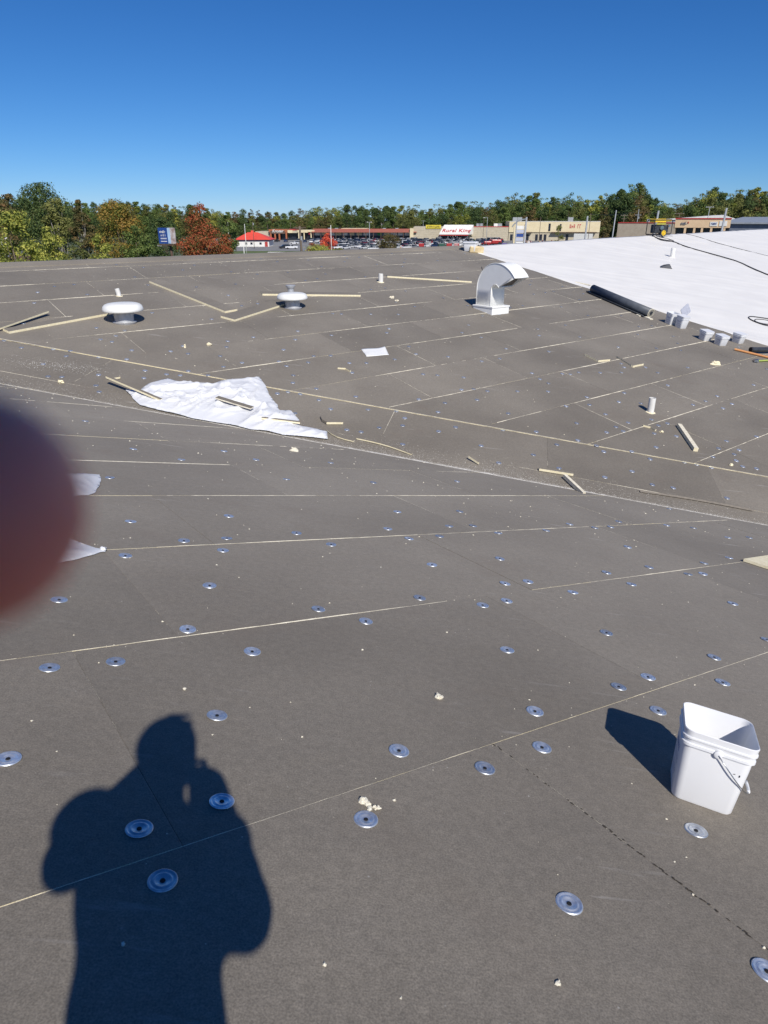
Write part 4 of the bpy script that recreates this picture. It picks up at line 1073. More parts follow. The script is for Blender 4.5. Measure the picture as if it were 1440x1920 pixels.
# ---- red canopied row
r, u, zz, L = facade('red_canopy_shops', 'long row of shops under one sloping red metal canopy', 'shops', 585, line_Y(585), 781, line_Y(781))
hb = zz(430, 680); hl = 4.3
part(r, 'upper_wall', M_bw, 0, u(640), 6, 24, 0, zz(431, 610)); part(r, 'flat_roof_edge', M_brickd, u(600), u(640), 5.8, 6, zz(431, 610) - 1.2, zz(431, 610) - .6)
part(r, 'upper_wall', M_cream, u(638), u(686), 6, 24, 0, zz(428.5, 660)); part(r, 'upper_wall', M_beige, u(686), L, 8, 24, 0, zz(430, 730))
z1a, z1b = zz(433, 600), zz(429.5, 775)
mb = MB()
for i in range(60):
    a = L * i / 60 + .02; b = L * (i + 1) / 60 - .02; za = z1a + (z1b - z1a) * i / 60 * 0 + 0
    top = 6.6; low = 4.7
    mb.add([(a, -1.5, low), (b, -1.5, low), (b, 6, top), (a, 6, top), (a, -1.5, low - .1), (b, -1.5, low - .1), (b, 6, top - .1), (a, 6, top - .1)], [(0, 1, 2, 3), (7, 6, 5, 4), (0, 4, 5, 1), (1, 5, 6, 2), (3, 2, 6, 7), (0, 3, 7, 4)])
mb.build('canopy_roof', M_redroof, r)
part(r, 'soffit', M_brickd, 0, L, -1.5, 6, 4.5, 4.58)
part(r, 'shopfront', M_glassd, 0, L, 3.0, 3.2, 0, 4.4)
part(r, 'sign_band', M_bluew, 0, L, 2.7, 3.0, 2.7, 4.5)
rr3 = random.Random(3)
for i, px in enumerate(range(590, 775, 13)):
    w_ = rr3.uniform(.6, .95)
    m_ = M_gsign if 694 <= px <= 707 else rr3.choice((M_bw, M_bw, M_lbl, M_cream))
    if 690 < px < 695: continue
    part(r, 'shop_sign', m_, u(px), u(px + 13 * w_), 2.5, 2.7, 2.8, 4.4)
for px in range(588, 780, 14): part(r, 'post', M_brickd, u(px), u(px) + .3, -1.3, -.95, 0, 4.5)
part(r, 'end_wall', M_cream, u(768.5), u(775), -1.6, 8, 0, 6.9)
for px in (612, 625, 652, 716, 740): part(r, 'roof_unit', M_gmetal, u(px), u(px) + 2, 9, 11, zz(431, 700) - .5, zz(431, 700) + .9)
# ---- farm store
r, u, zz, L = facade('farm_supply_store', 'big beige block store with white sloping sign canopy over its entrance', 'store', 775, line_Y(775), 952, line_Y(952))
hw = zz(425.5, 900)
part(r, 'wall', M_beige, 0, L, 0, 40, 0, hw); part(r, 'coping', M_redtrim, u(885), L, -.1, .3, hw - .1, hw + .35)
for k in range(1, 7): part(r, 'block_joint', M_tan, 0, L, -.03, 0, hw * k / 7, hw * k / 7 + .06)
xa, xb = u(823), u(888); zt = zz(421.5, 855); zb_ = zt - 4.9; xt = (xb - xa) * .0
mb = MB(); ov = 6.5
mb.add([(xa, -ov, zb_), (xb - 3.5, -ov, zb_), (xb - .5, -.6, zt), (xa + 3, -.6, zt), (xa, -ov, zb_ - .5), (xb - 3.5, -ov, zb_ - .5), (xb - .5, .0, zb_ - .5), (xa + 3, 0, zb_ - .5)], [(0, 1, 2, 3), (0, 4, 5, 1), (1, 5, 6, 2), (3, 7, 4, 0), (4, 7, 6, 5)])
can = mb.build('sign_canopy', M_bw, r)
part(r, 'fascia', M_redtrim, xa + .3, xb - 3.8, -ov + .1, -ov + .4, zb_ - 1.1, zb_ - .5)
part(r, 'entrance', M_glassd, xa + .5, xb - 4.2, -.4, -.1, 0, zb_ - .9)
part(r, 'canopy_side', M_cream, xb - 3.2, xb - .8, -1.0, -.2, zb_ - 1.2, zb_ + 1.0)
for t in (.04, .3, .62, .97): part(r, 'post', M_bluew, xa + (xb - 4 - xa) * t, xa + (xb - 4 - xa) * t + .4, -ov + .5, -ov + .9, 0, zb_ - .5)
sl_ = math.atan2(zt - zb_, ov - .6)
text_mesh('Rural King', 3.9, M_redl, r, ((xa + xb - 1.0) / 2, -ov + .85, zb_ + .95), rot=(sl_, 0, 0), shear=.22, name='sign_lettering', space=1.05)
yb0, yb1 = u(798), u(826)
part(r, 'banner', M_ysign, yb0, yb1, -.5, -.3, hw - .9, hw + 1.1); glyphs(12, (yb1 - yb0) * .85, 1.1, M_cord, r, ((yb0 + yb1) / 2, -.55, hw - .45), 6, 'banner_lettering')
for px in (893, 897, 926, 933): part(r, 'roof_unit', M_gmetal if px % 2 else M_bw, u(px), u(px) + 2.6, 6, 9, hw, hw + 1.9)
# ---- cream store at the right
r, u, zz, L = facade('cream_department_store', 'long cream store with red lettering and a tall sign tower at its left end', 'store', 953, line_Y(953), 1122, line_Y(1122))
hw = zz(415.5, 1040)
part(r, 'wall', M_cream, 0, L, 0, 45, 4.8, hw); part(r, 'lower_wall', M_beige, 0, L, .6, 45, 0, 4.8); part(r, 'coping', M_bw, 0, L, -.15, .3, hw, hw + .25)
part(r, 'awning', M_brown, u(1032), u(1116), -2.2, 0, 4.7, 5.0); part(r, 'awning', M_brown, u(981), u(996), -1.6, 0, 4.6, 4.9)
part(r, 'window', M_glassd, u(1026), u(1030), -.08, 0, hw * .50, hw * .90)
part(r, 'window', M_glassd, u(1047), u(1050), -.08, 0, hw * .50, hw * .88)
for px in (956, 962, 986, 1003, 1011, 1019, 1060, 1100): part(r, 'shopfront', M_glassd, u(px), u(px + 5), .5, .6, 0, 3.6)
glyphs(6, u(1087) - u(1065), 2.1, M_redl, r, (u(1076), -.12, hw - 3.6), 8, 'sign_lettering')
for px in (960, 968, 1064): part(r, 'roof_unit', M_gmetal, u(px), u(px) + 3, 6, 9, hw, hw + 2.4)
# ---- tenant sign tower
Ys = 340; p = gp(972, Ys); r = empty('tenant_sign', p, 'tall cream pylon sign with stacked white and blue tenant panels', 'sign')
hs = zat(420.5, Ys); wd = 22 / F * (Ys * cP + CZ * sP) / 2
part(r, 'post', M_cream, wd * .72, wd, -.4, .4, 0, hs); part(r, 'post', M_cream, -wd, -wd * .72, -.4, .4, 0, hs); part(r, 'header', M_cream, -wd, wd, -.42, .42, hs, hs + .7)
for i, m_ in enumerate((M_bw, M_lbl, M_bblue, M_lbl, M_bw)):
    z_ = hs - .6 - i * hs * .17; part(r, 'tenant_panel', m_, -wd * .70, wd * .70, -.2, .2, z_ - hs * .14, z_)
# ---- tan metal building, peach front and grey shed at the right
r, u, zz, L = facade('tan_metal_building', 'tan metal sided building with red trim behind the generator', 'building', 1150, 235, 1256, 226)
hw = zz(418.5, 1180)
part(r, 'upper_wall', M_tan, 0, L, 0, 26, hw * .62, hw); part(r, 'lower_wall', M_beige, 0, L, .2, 26, 0, hw * .62); part(r, 'roof_trim', M_redtrim, 0, L, -.12, .1, hw, hw + .3); part(r, 'belt_trim', M_redtrim, 0, L, -.12, 0, hw * .60, hw * .635)
part(r, 'window', M_glassd, u(1189), u(1193), -.1, .2, hw * .34, hw * .46)
for px in (1196, 1218, 1228): part(r, 'roof_unit', M_gmetal, u(px), u(px) + 1.8, 5, 7, hw, hw + 1.2)
r, u, zz, L = facade('peach_shop_front', 'peach fronted shops with red edge line, white signs and deep dark doorways', 'shops', 1254, 226, 1355, 219)
hw = zz(411, 1300); hl = zz(427, 1300)
part(r, 'fascia', M_peach, 0, L, 0, 3, hl, hw); part(r, 'roof_trim', M_redtrim, -.1, L + .1, -.15, 3.1, hw, hw + .35); part(r, 'shopfront', M_glassd, 0, L, 2.5, 2.9, 0, hl)
for px in (1272, 1289, 1303, 1320, 1344): part(r, 'column', M_peach, u(px), u(px + 4), .1, .8, 0, hl)
part(r, 'shop_sign', M_bw, u(1318), u(1332), -.15, 0, hl + .5, hw - .7); part(r, 'shop_sign', M_bw, u(1335), u(1349), -.15, 0, hl + .5, hw - .5); part(r, 'shop_sign', M_gmetal, u(1264), u(1276), -.12, 0, hl + 1.0, hw - 1.2)
part(r, 'awning', M_redtrim, u(1277), u(1279), -.15, 0, hw - 1.2, hw - .7)
glyphs(5, u(1275) - u(1265), .9, M_bluew, r, (u(1270), -.2, (hl + hw) / 2 - .4), 3, 'sign_lettering'); glyphs(6, u(1330) - u(1320), .6, M_bblue, r, (u(1325), -.22, (hl + hw) / 2 - .3), 5, 'sign_lettering')
r, u, zz, L = facade('grey_metal_shed', 'wide low grey metal building with dark slate wall at the right edge', 'building', 1345, 262, 1475, 250)
hw = zz(417, 1400)
part(r, 'wall', M_bluew, 0, L, 0, 60, 0, hw)  # one even dark slate colour over the whole wall
mb = MB(); mb.add([(-1, -1, hw), (L, -1, hw), (L, 60, hw + 1.8), (-1, 60, hw + 1.8), (-1, -1, hw - .5), (L, -1, hw - .5)], [(0, 1, 2, 3), (0, 4, 5, 1)]); mb.build('roof', M_gmetal, r)
r, u, zz, L = facade('pale_gabled_warehouse', 'warehouse with a pale low gabled roof behind the peach shop front', 'building', 1235, 330, 1374, 320)
hw = zz(412, 1330); hp = zz(403, 1330)
part(r, 'wall', M_gmetal, 0, L, 0, 40, 0, hw)
mb = MB(); ap = u(1345); mb.add([(0, -.5, hw), (L, -.5, hw), (ap, -.5, hp), (0, 40, hw), (L, 40, hw), (ap, 40, hp)], [(0, 1, 2), (1, 4, 5, 2), (0, 2, 5, 3), (3, 5, 4)]); mb.build('roof', M_bw, r)
# ---- small red roofed restaurant at the left of the lot
r, u, zz, L = facade('red_roofed_restaurant', 'small white building with bright red hipped roof beside the red tree', 'building', 442, 352, 507, 352)
he = zz(449.5, 470); hr = zz(436, 470)
part(r, 'wall', M_bw, .6, L - .6, 0, 14, 0, he); part(r, 'blue_band', M_bluew, .5, L - .5, -.06, 14.06, he - .7, he)
mb = MB(); mb.add([(-.5, -1, he), (L + .5, -1, he), (L + .5, 15, he), (-.5, 15, he), (L * .30, 7, hr), (L * .58, 7, hr)], [(0, 1, 5, 4), (1, 2, 5), (2, 3, 4, 5), (3, 0, 4), (3, 2, 1, 0)]); mb.build('roof', M_brightred, r)
part(r, 'cupola', M_brightred, L * .40, L * .48, 6.4, 7.6, hr - .3, hr + .8)
for px in (460, 470, 487): part(r, 'window', M_glassd, u(px), u(px + 4), -.1, 0, 1.0, he - 1.2)
part(r, 'door', M_redtrim, L - 2.6, L - 1.2, -.12, 0, 0, 2.2)
# ---- houses behind the shrubs at the left
for (pa, pb, Y, pt, m1, m2, lab) in ((-16, 17, 135, 477, M_bw, M_gmetal, 'white house gable with grey roof edge at the far left'), (22, 58, 128, 478, M_cream, M_brown, 'pale yellow house with brown roof beside the white house gable'), (-30, 26, 190, 446, M_gmetal, M_bw, 'long pale roofed building behind the two houses at the far left')):
    r, u, zz, L = facade('house', lab, 'house', pa, Y, pb, Y); hh = zat(pt, Y)
    part(r, 'wall', m1, 0, L, 0, 7, 0, hh * .80)
    mb = MB(); mb.add([(-.3, -.4, hh * .78), (L + .3, -.4, hh * .78), (L + .3, 7.4, hh * .78), (-.3, 7.4, hh * .78), (-.3, 3.5, hh), (L + .3, 3.5, hh)], [(0, 1, 5, 4), (1, 2, 5), (2, 3, 4, 5), (3, 0, 4)]); mb.build('roof', m2, r)
    w_ = part(r, 'window', M_bw, L * .5, L * .75, -.1, 0, hh * .46, hh * .70); part(r, 'window_pane', M_glassd, L * .53, L * .72, -.14, -.1, hh * .49, hh * .68).parent = w_
# ---- billboard
Yb = 172; p = gp(322, Yb); r = empty('billboard', label='blue and white double billboard on a single brown post between the trees', cat='billboard', mat=frame_mat(p, Vector((1, -.25, 0)), Vector((0, 0, 1))))
zb0, zb1 = zat(457, Yb), zat(427, Yb); wb = 34 / F * (Yb * cP + 5)
mb = MB(); mb.tube([(.6, .5, 0), (.3, .5, zb0 + .5)], .28, 12); mb.build('post', M_brown, r)
part(r, 'panel', M_bblue, -wb / 2, wb * .10, -.1, .2, zb0, zb1); part(r, 'panel', pmat('poster_picture', (.62, .60, .62), (.30, .22, .20), .9, .6), wb * .10, wb / 2, -.1, .2, zb0, zb1)
part(r, 'stripe', pmat('poster_sky', (.42, .58, .78), None, 1, .6), wb * .06, wb * .22, -.13, -.1, zb0 + .05, zb1 - .05)
part(r, 'catwalk', M_brown, -wb / 2, wb / 2, -.9, .2, zb0 - .35, zb0 - .15); part(r, 'bracket', M_bw, -wb / 2 - .1, -wb / 2 + 1.0, -.8, -.5, zb0 - .5, zb0 - .2)
glyphs(7, wb * .42, .5, M_bw, r, (-wb * .20, -.14, zb1 - 1.15), 3, 'sign_lettering'); glyphs(5, wb * .30, .5, M_bw, r, (-wb * .20, -.14, zb1 - 1.9), 9, 'sign_lettering')
part(r, 'text_line', M_lbl, -wb * .38, -wb * .02, -.12, -.1, zb0 + 1.0, zb0 + 1.3); part(r, 'text_line', M_bw, -wb * .38, -wb * .02, -.12, -.1, zb0 + .45, zb0 + .6)

# ---- poles
def pole_thing(name, px, Y, ptop, rad, mat, lab, cat, arms=(), base=0, group=None, leanpx=0):
    p = gp(px, Y); h = zat(ptop, Y); r = empty(name, p, lab, cat, group)
    lx = leanpx / F * (Y * cP + CZ * sP)
    mb = MB(); mb.tube([(0, 0, 0), (lx * .5, 0, h / 2), (lx, 0, h)], [rad, rad * .9, rad * .75], 10); mb.build('pole', mat, r, smooth=True)
    for (kind, z, w_) in arms:
        zz_ = h - z
        if kind == 'cross': mb = MB(); mb.box((lx, 0, zz_), (w_, .12, .14)); mb.build('crossarm', mat, r)
        if kind == 'insul':
            for s_ in (-.8, -.3, .3, .8): mb = MB(); mb.tube([(lx + w_ * s_ / 2, 0, zz_), (lx + w_ * s_ / 2, 0, zz_ + .22)], .05, 6); mb.build('insulator', M_bw, r)
        if kind == 'lamp': mb = MB(); mb.tube([(lx, 0, zz_), (lx + w_ * .4, 0, zz_ + .5), (lx + w_, 0, zz_ + .35)], .06, 6); mb.build('arm', mat, r); mb = MB(); mb.box((lx + w_, 0, zz_ + .32), (.8, .3, .16)); bevel(mb.build('lamp_head', M_bw, r), .05)
        if kind == 'lampdrop': mb = MB(); mb.tube([(lx, 0, zz_), (lx + w_ * .5, 0, zz_ - .1), (lx + w_ * .9, 0, zz_ - .7), (lx + w_, 0, zz_ - 1.0)], .08, 6); mb.build('arm', mat, r)
        if kind == 'can': mb = MB(); mb.tube([(lx + .3, -.1, zz_ - .5), (lx + .3, -.1, zz_ + .4)], .26, 10); mb.build('transformer', M_gmetal, r)
        if kind == 'heads':
            for s_ in (-1, 1): mb = MB(); mb.box((lx + s_ * w_, 0, zz_), (.7, .4, .2)); mb.build('lamp_head', M_bw, r)
    return r
pole_thing('utility_pole', 569, 172, 424, .30, M_wood, 'dark thick wooden utility pole with wide grey crossarm in front of the cream store', 'utility pole', (('cross', .3, 3.0), ('cross', .6, 1.8), ('can', 2.6, 0)), leanpx=-3)
pole_thing('lamp_post', 958, 118, 413, .14, M_pole, 'metal lamp post whose drooping arm crosses the cream pylon sign', 'lamp post', (), leanpx=0).hide_render = False
pole_thing('lamp_post', 970, 100, 407, .16, M_pole, 'thick grey metal post with curved drooping arm at the pylon sign', 'lamp post', (('lampdrop', .25, -1.9),), leanpx=3)
pole_thing('metal_post', 1080, 100, 405, .15, M_pole, 'grey metal post standing in front of the white trailer', 'post', leanpx=1)
pole_thing('metal_post', 1198, 95, 395, .16, M_pole, 'thick grey metal post just left of the generator', 'post', leanpx=6)
pole_thing('metal_post', 1314, 92, 390, .16, M_pole, 'grey metal post in front of the two white shop signs', 'post', leanpx=8)
pole_thing('utility_pole', 1135, 150, 394, .14, M_pole, 'slender pale pole in the gap between the cream store and tan building', 'utility pole', leanpx=3)
pole_thing('lamp_post', 911, 340, 407, .12, M_pole, 'curved arm lamp post standing over the red flowers by the farm store', 'lamp post', (('lamp', .6, -1.6),))
pole_thing('lamp_post', 905, 400, 407, .12, M_wood, 'thin dark pole beside the curved arm lamp post', 'utility pole')
pole_thing('lamp_post', 693, 330, 416, .16, M_pole, 'two headed parking lot lamp post left of the brown bush', 'lamp post', (('heads', .1, .8),))
pole_thing('lamp_post', 622, 240, 422, .12, M_bw, 'thin white pole rising through the small red tree', 'pole')
pole_thing('utility_pole', 715, 482, 417, .14, M_wood, 'utility pole with transformer behind the red canopy', 'utility pole', (('can', 1.2, 0), ('cross', .5, 1.6)))
pole_thing('lamp_post', 793, 480, 414, .12, M_pole, 'lamp post with flat head behind the beige block wall', 'lamp post', (('cross', .05, 2.4),))
pole_thing('utility_pole', 546, 484, 417, .12, M_wood, 'thin utility pole behind the brick store', 'utility pole', (('cross', .5, 2.0),))
pole_thing('utility_pole', 503, 484, 421, .12, M_wood, 'thin utility pole behind the red roofed restaurant', 'utility pole')
pole_thing('utility_pole', 463, 260, 420, .13, M_bw, 'pale pole standing in front of the bright red roof', 'pole')
pole_thing('utility_pole', 477, 330, 416, .13, M_wood, 'utility pole with transformer just right of the bright red roof ridge', 'utility pole', (('can', .8, 0),))
pole_thing('utility_pole', 431, 330, 415, .13, M_bw, 'pale pole top showing above the right side of the red tree', 'pole')
pole_thing('utility_pole', 1162, 300, 402, .16, M_wood, 'wooden utility pole with crossarms behind the tan building', 'utility pole', (('cross', .4, 3.2), ('insul', .4, 3.0), ('cross', 1.6, 2.2)))
pole_thing('utility_pole', 1187, 300, 392, .14, M_pole, 'pole with grey transformers left of the thick metal post', 'utility pole', (('can', 3.2, 0), ('cross', 2.2, 2.6)))
pole_thing('utility_pole', 1263, 300, 399, .16, M_wood, 'utility pole with crossarms above the generator', 'utility pole', (('cross', .3, 4.0), ('insul', .3, 4.0), ('cross', 1.4, 3.0)))
pole_thing('utility_pole', 1311, 230, 388, .13, M_pole, 'pole with flat crossarm behind the right metal post', 'utility pole', (('cross', .05, 2.6), ('insul', .05, 2.6)), leanpx=2)
pole_thing('pole', 1006, 200, 407, .09, M_wood, 'thin pole in front of the cream store, left of the young tree', 'pole')
pole_thing('pole', 1097, 210, 400, .09, M_wood, 'thin dark pole rising over the right half of the white trailer', 'pole')
pole_thing('leaning_pole', 41, 110, 452, .16, M_pole, 'pale leaning pole in front of the yellow house', 'pole', leanpx=-13)
pole_thing('signpost', 461, 175, 459, .10, M_bw, 'short white post with small grey sign at the red tree', 'sign', (('cross', .2, .9),))
# ---- wires between utility poles
def wire(pa, Ya, ya, pb, Yb, yb, lab):
    a = gp(pa, Ya); a.z = zat(ya, Ya); b = gp(pb, Yb); b.z = zat(yb, Yb); m = (a + b) / 2 - Vector((0, 0, 1.2))
    pts = [a * (1 - t) ** 2 + m * 2 * t * (1 - t) + b * t * t for t in [i / 16 for i in range(17)]]
    mb = MB(); mb.tube([p - a for p in pts], .035, 4); o = mb.build('power_line', M_cord); o.location = a; tag(o, lab, 'wire')
wire(1187, 300, 395, 1263, 300, 401, 'power line strung between the poles above the generator')
wire(1095, 210, 402, 1187, 300, 396, 'power line crossing the dark trees left of the transformers pole')
wire(463, 260, 421, 567, 172, 428, 'power line sagging from the pale pole to the thick wooden pole')

# ---- football goal
Yg = 252; a = gp(503, Yg); b = gp(541, Yg); hg = zat(473, Yg); r = empty('football_goal', (a + b) / 2, 'white framed football goal on the lawn', 'goal')
w2 = (b - a).length / 2
mb = MB(); mb.tube([(-w2, 0, 0), (-w2, 0, hg), (w2, 0, hg), (w2, 0, 0)], .11, 8); mb.build('goal_frame', M_bw, r)
mb = MB()
for s_ in (-1, 1): mb.tube([(s_ * w2, 0, hg), (s_ * w2 + .9, 2.0, 0), (s_ * w2, 0, 0)], .07, 6)
mb.tube([(-w2 + .9, 2, 0), (w2 + .9, 2, 0)], .07, 6); mb.build('back_stay', M_bw, r)
mb = MB()
for i in range(25):
    x = -w2 + 2 * w2 * i / 24; mb.tube([(x, 0, hg), (x + .9, 2, 0)], .012, 3)
for j in range(8): t = j / 8; mb.tube([(-w2 + .9 * t, 2 * t, hg * (1 - t)), (w2 + .9 * t, 2 * t, hg * (1 - t))], .012, 3)
mb.build('net', M_bw, r)

# ---- cars
def carpaint(n, c, rough=.3): return pmat('paint_' + n, c, tuple(x * .95 for x in c), 3, rough, spec=.6)
PAINT = {'white': carpaint('white', (.78, .78, .78)), 'silver': carpaint('silver', (.48, .50, .52)), 'black': carpaint('black', (.018, .02, .025)), 'dark blue': carpaint('dark_blue', (.02, .04, .11)), 'red': carpaint('red', (.38, .03, .03)), 'grey': carpaint('grey', (.17, .18, .20)), 'dark green': carpaint('green', (.03, .09, .06))}
M_cglass = pmat('car_glass', (.02, .025, .03), None, 2, .08); M_tyre = pmat('tyre', (.02, .02, .02), None, 5, .8)
def loft(mb, prof_lo, prof_hi, wlo, whi):      # side outline (x,z) widened between two half widths
    n = len(prof_lo)
    vs = []
    for s_ in (-1, 1): vs += [(x, s_ * wlo, z) for x, z in prof_lo]
    mb.add(vs, [tuple(range(n)), tuple(range(2 * n - 1, n - 1, -1))] + [(i, (i + 1) % n, n + (i + 1) % n, n + i) for i in range(n)])
CARM = {}
def car_meshes(kind):
    if kind in CARM: return CARM[kind]
    if kind == 'sedan': L_, H_, bz, cab = 4.7, 1.42, .92, ((-1.45, .92), (-1.0, 1.40), (.35, 1.42), (1.15, .92))
    elif kind == 'suv': L_, H_, bz, cab = 4.8, 1.75, 1.08, ((-2.2, 1.08), (-2.0, 1.70), (.4, 1.74), (1.2, 1.08))
    elif kind == 'pickup': L_, H_, bz, cab = 5.6, 1.85, 1.12, ((-.55, 1.12), (-.40, 1.80), (.75, 1.84), (1.5, 1.12))
    else: L_, H_, bz, cab = 5.2, 2.1, 1.15, ((-2.5, 1.15), (-2.45, 2.05), (1.3, 2.08), (2.1, 1.15))
    h = L_ / 2; mb = MB()
    body = [(-h, .38), (-h - .03, .7), (-h + .06, bz - .02), (-h * .55, bz + .02), (h * .45, bz), (h - .1, bz - .16), (h, .62), (h - .04, .36), (h * .72, .30), (-h * .72, .30)]
    if kind == 'pickup': body = [(-h, .5), (-h, 1.12), (-.6, 1.12), (h * .45, 1.12), (h - .06, 1.0), (h, .7), (h - .04, .45), (-h + .1, .42)]
    loft(mb, body, None, .90, 0); bm_ = mb.mesh('body', [PAINT['white']])
    mb = MB(); n = len(cab); vs = []
    ins = .12
    for s_ in (-1, 1): vs += [(x, s_ * (.88 - (ins if z > bz + .1 else 0)), z) for x, z in cab]
    mb.add(vs, [(0, 1, 2, 3), (7, 6, 5, 4), (0, 4, 5, 1), (2, 6, 7, 3)]); win = mb.mesh('windows', [M_cglass])
    mb = MB(); (x1, z1), (x2, z2) = cab[1], cab[2]; mb.box(((x1 + x2) / 2, 0, (z1 + z2) / 2 + .025), (x2 - x1 + .06, 1.56, .06))
    for x in (cab[0][0] * .35 + cab[3][0] * .65 - .5, cab[0][0] * .7 + cab[3][0] * .3):
        for s_ in (-1, 1): mb.add([(x, s_ * .885, bz), (x + .1, s_ * .885, bz), (x + .1, s_ * .79, z1), (x, s_ * .79, z1)], [(0, 1, 2, 3)])
    roof = mb.mesh('roof', [PAINT['white']])
    mb = MB(); mb.lathe([(.34, -.11), (.34, .11)], 14, M=Matrix.Rotation(RAD(90), 4, 'X')); wh_ = mb.mesh('wheel', [M_tyre])
    mb = MB()
    for s_ in (-.6, .6): mb.box((h + .0, s_, .72), (.06, .34, .14))
    hl_ = mb.mesh('headlight', [M_bw])
    CARM[kind] = (bm_, win, roof, wh_, hl_, L_); return CARM[kind]
CMESH = {}
def car(kind, colour, x, y, yaw, label, group, z=0):
    bm_, win, roof, wh_, hl_, L_ = car_meshes(kind); r = empty('parked_car', (x, y, z), label, {'pickup': 'pickup truck', 'van': 'van'}.get(kind, 'car'), group, rot=(0, 0, RAD(yaw)))
    for nm, me in (('body', bm_), ('windows', win), ('roof', roof)):
        key = (kind, colour, nm)
        if key not in CMESH:
            m2 = me if nm == 'windows' else me.copy()
            if nm != 'windows': m2.materials.clear(); m2.materials.append(PAINT[colour])
            CMESH[key] = m2
        o = bpy.data.objects.new(nm, CMESH[key]); col.objects.link(o); o.parent = r
    for sx in (-1, 1):
        for sy in (-1, 1):
            o = bpy.data.objects.new('wheel', wh_); col.objects.link(o); o.parent = r; o.location = (sx * L_ * .31, sy * .84, .34)
    return r
KN = {'sedan': 'sedan', 'suv': 'sport utility car', 'pickup': 'pickup truck', 'van': 'van'}
ORD = ['first', 'second', 'third', 'fourth', 'fifth', 'sixth', 'seventh', 'eighth', 'ninth', 'tenth', 'eleventh', 'twelfth']
cr = random.Random(11); count = {}
def where(px):
    for lim, t in ((560, 'before the brick and cream stores'), (640, 'behind the small red tree'), (700, 'left of the brown bush'), (765, 'behind the brown bush'), (822, 'before the blank beige wall'), (885, 'before the white sign canopy'), (2000, 'right of the white sign canopy')):
        if px < lim: return t
RN = ['shop side row', 'second row', 'third row', 'fourth row', 'fifth row', 'sixth row', 'seventh row', 'eighth row', 'ninth row', 'row nearest us']
rows = [(438 - 12.6 * i, 588 + 5 * i, (945, 945, 945, 940, 935, 930, 900, 850, 800, 770)[i], 5000 / (438 - 12.6 * i), RN[i], (38, -142)[i % 2] + 4 * (i % 3)) for i in range(10)]
for (Y, p0, p1, step, rn, yaw) in rows:
    px = p0
    while px < p1:
        if cr.random() < (.92 if Y > 345 else .72):
            kind = cr.choices(('sedan', 'suv', 'pickup', 'van'), (40, 32, 20, 8))[0]; colour = cr.choices(list(PAINT), (40, 24, 12, 10, 9, 8, 2))[0]
            w_ = where(px); key = (colour, kind, rn, w_); count[key] = count.get(key, 0) + 1; n_ = count[key]
            p = gp(px, Y + cr.uniform(-.8, .8)); lab = f"{ORD[n_ - 1]} {colour} {KN[kind]} of the {rn} {w_}"
            car(kind, colour, p.x, p.y, yaw + cr.uniform(-5, 5) , lab, 'cars in the shopping centre lot')
        px += step * cr.uniform(.9, 1.15)
for (px, Y, yaw, kind, colour, lab) in ((533, 330, 200, 'suv', 'black', 'black sport utility car standing alone on the lot behind the goal'), (547, 327, 180, 'pickup', 'white', 'white pickup truck right beside the lone black car behind the goal'), (552, 385, 170, 'sedan', 'white', 'white sedan crossing the lot in front of the cream store'), (511, 420, 95, 'suv', 'silver', 'silver car just right of the red roofed restaurant'), (520, 424, 80, 'sedan', 'black', 'black sedan second from the red roofed restaurant'), (536, 420, 90, 'suv', 'dark blue', 'dark blue car below the brick store columns'), (572, 415, 90, 'sedan', 'dark blue', 'dark blue sedan right behind the thick wooden pole'), (584, 410, 90, 'sedan', 'white', 'white sedan just right of the thick wooden pole'), (560, 425, 90, 'suv', 'grey', 'grey car just left of the thick wooden pole'), (700, 312, 170, 'suv', 'white', 'white car nearest the roof edge below the two headed lamp post'), (1085, 372, 170, 'sedan', 'black', 'dark car beneath the left end of the white trailer'), (1063, 376, 175, 'sedan', 'dark blue', 'dark blue car right of the young tree'), (1126, 372, 175, 'sedan', 'black', 'black sedan at the gap left of the tan building'), (1141, 372, 160, 'sedan', 'white', 'white sedan touching the corner of the tan building')):
    p = gp(px, Y); car(kind, colour, p.x, p.y, yaw, lab, 'cars standing apart from the rows')
# ---- garden-centre clutter along the front of the lot
M_tractor = PAINT['red']
p = gp(925, 372); r = empty('red_trailer_stack', p, 'heap of red farm implements right of the white sign canopy', 'farm equipment')
for i in range(9): mb = MB(); mb.tube([(cr.uniform(-5, 5), cr.uniform(-1, 2), .1), (cr.uniform(-5, 5), cr.uniform(-1, 2), cr.uniform(1, 3.2))], .18, 6); mb.build('beam', M_tractor, r)
mb = MB(); mb.box((1.5, 0, 1.7), (5, 2, 2.0)); mb.box((-3, 0, 1.2), (4, 2.2, 1.4)); bevel(mb.build('implement_body', M_tractor, r), .4)
mb = MB(); mb.tube([(3, -1.3, .8), (3, -.9, .8)], .8, 14); mb.build('wheel', M_tyre, r)
for i, (px, lab) in enumerate(((800, 'white metal gate panel standing left of the green container'), (851, 'white fence panel just right of the green container'), (862, 'white fence panel below the canopy, second from the right'), (873, 'white fence panel beside the red rack'))):
    p = gp(px + 3, 338); r = empty('fence_panel', p, lab, 'fence panel', 'white panels displayed in front of the lot')
    mb = MB(); mb.box((0, 0, 2.6), (2.2, .1, .14)); mb.box((0, 0, .5), (2.2, .1, .14)); mb.build('rail', M_bw, r)
    for k in range(5): mb = MB(); mb.box((-1.05 + k * .52, 0, 1.5), (.13, .1, 2.6)); mb.build('post', M_bw, r)
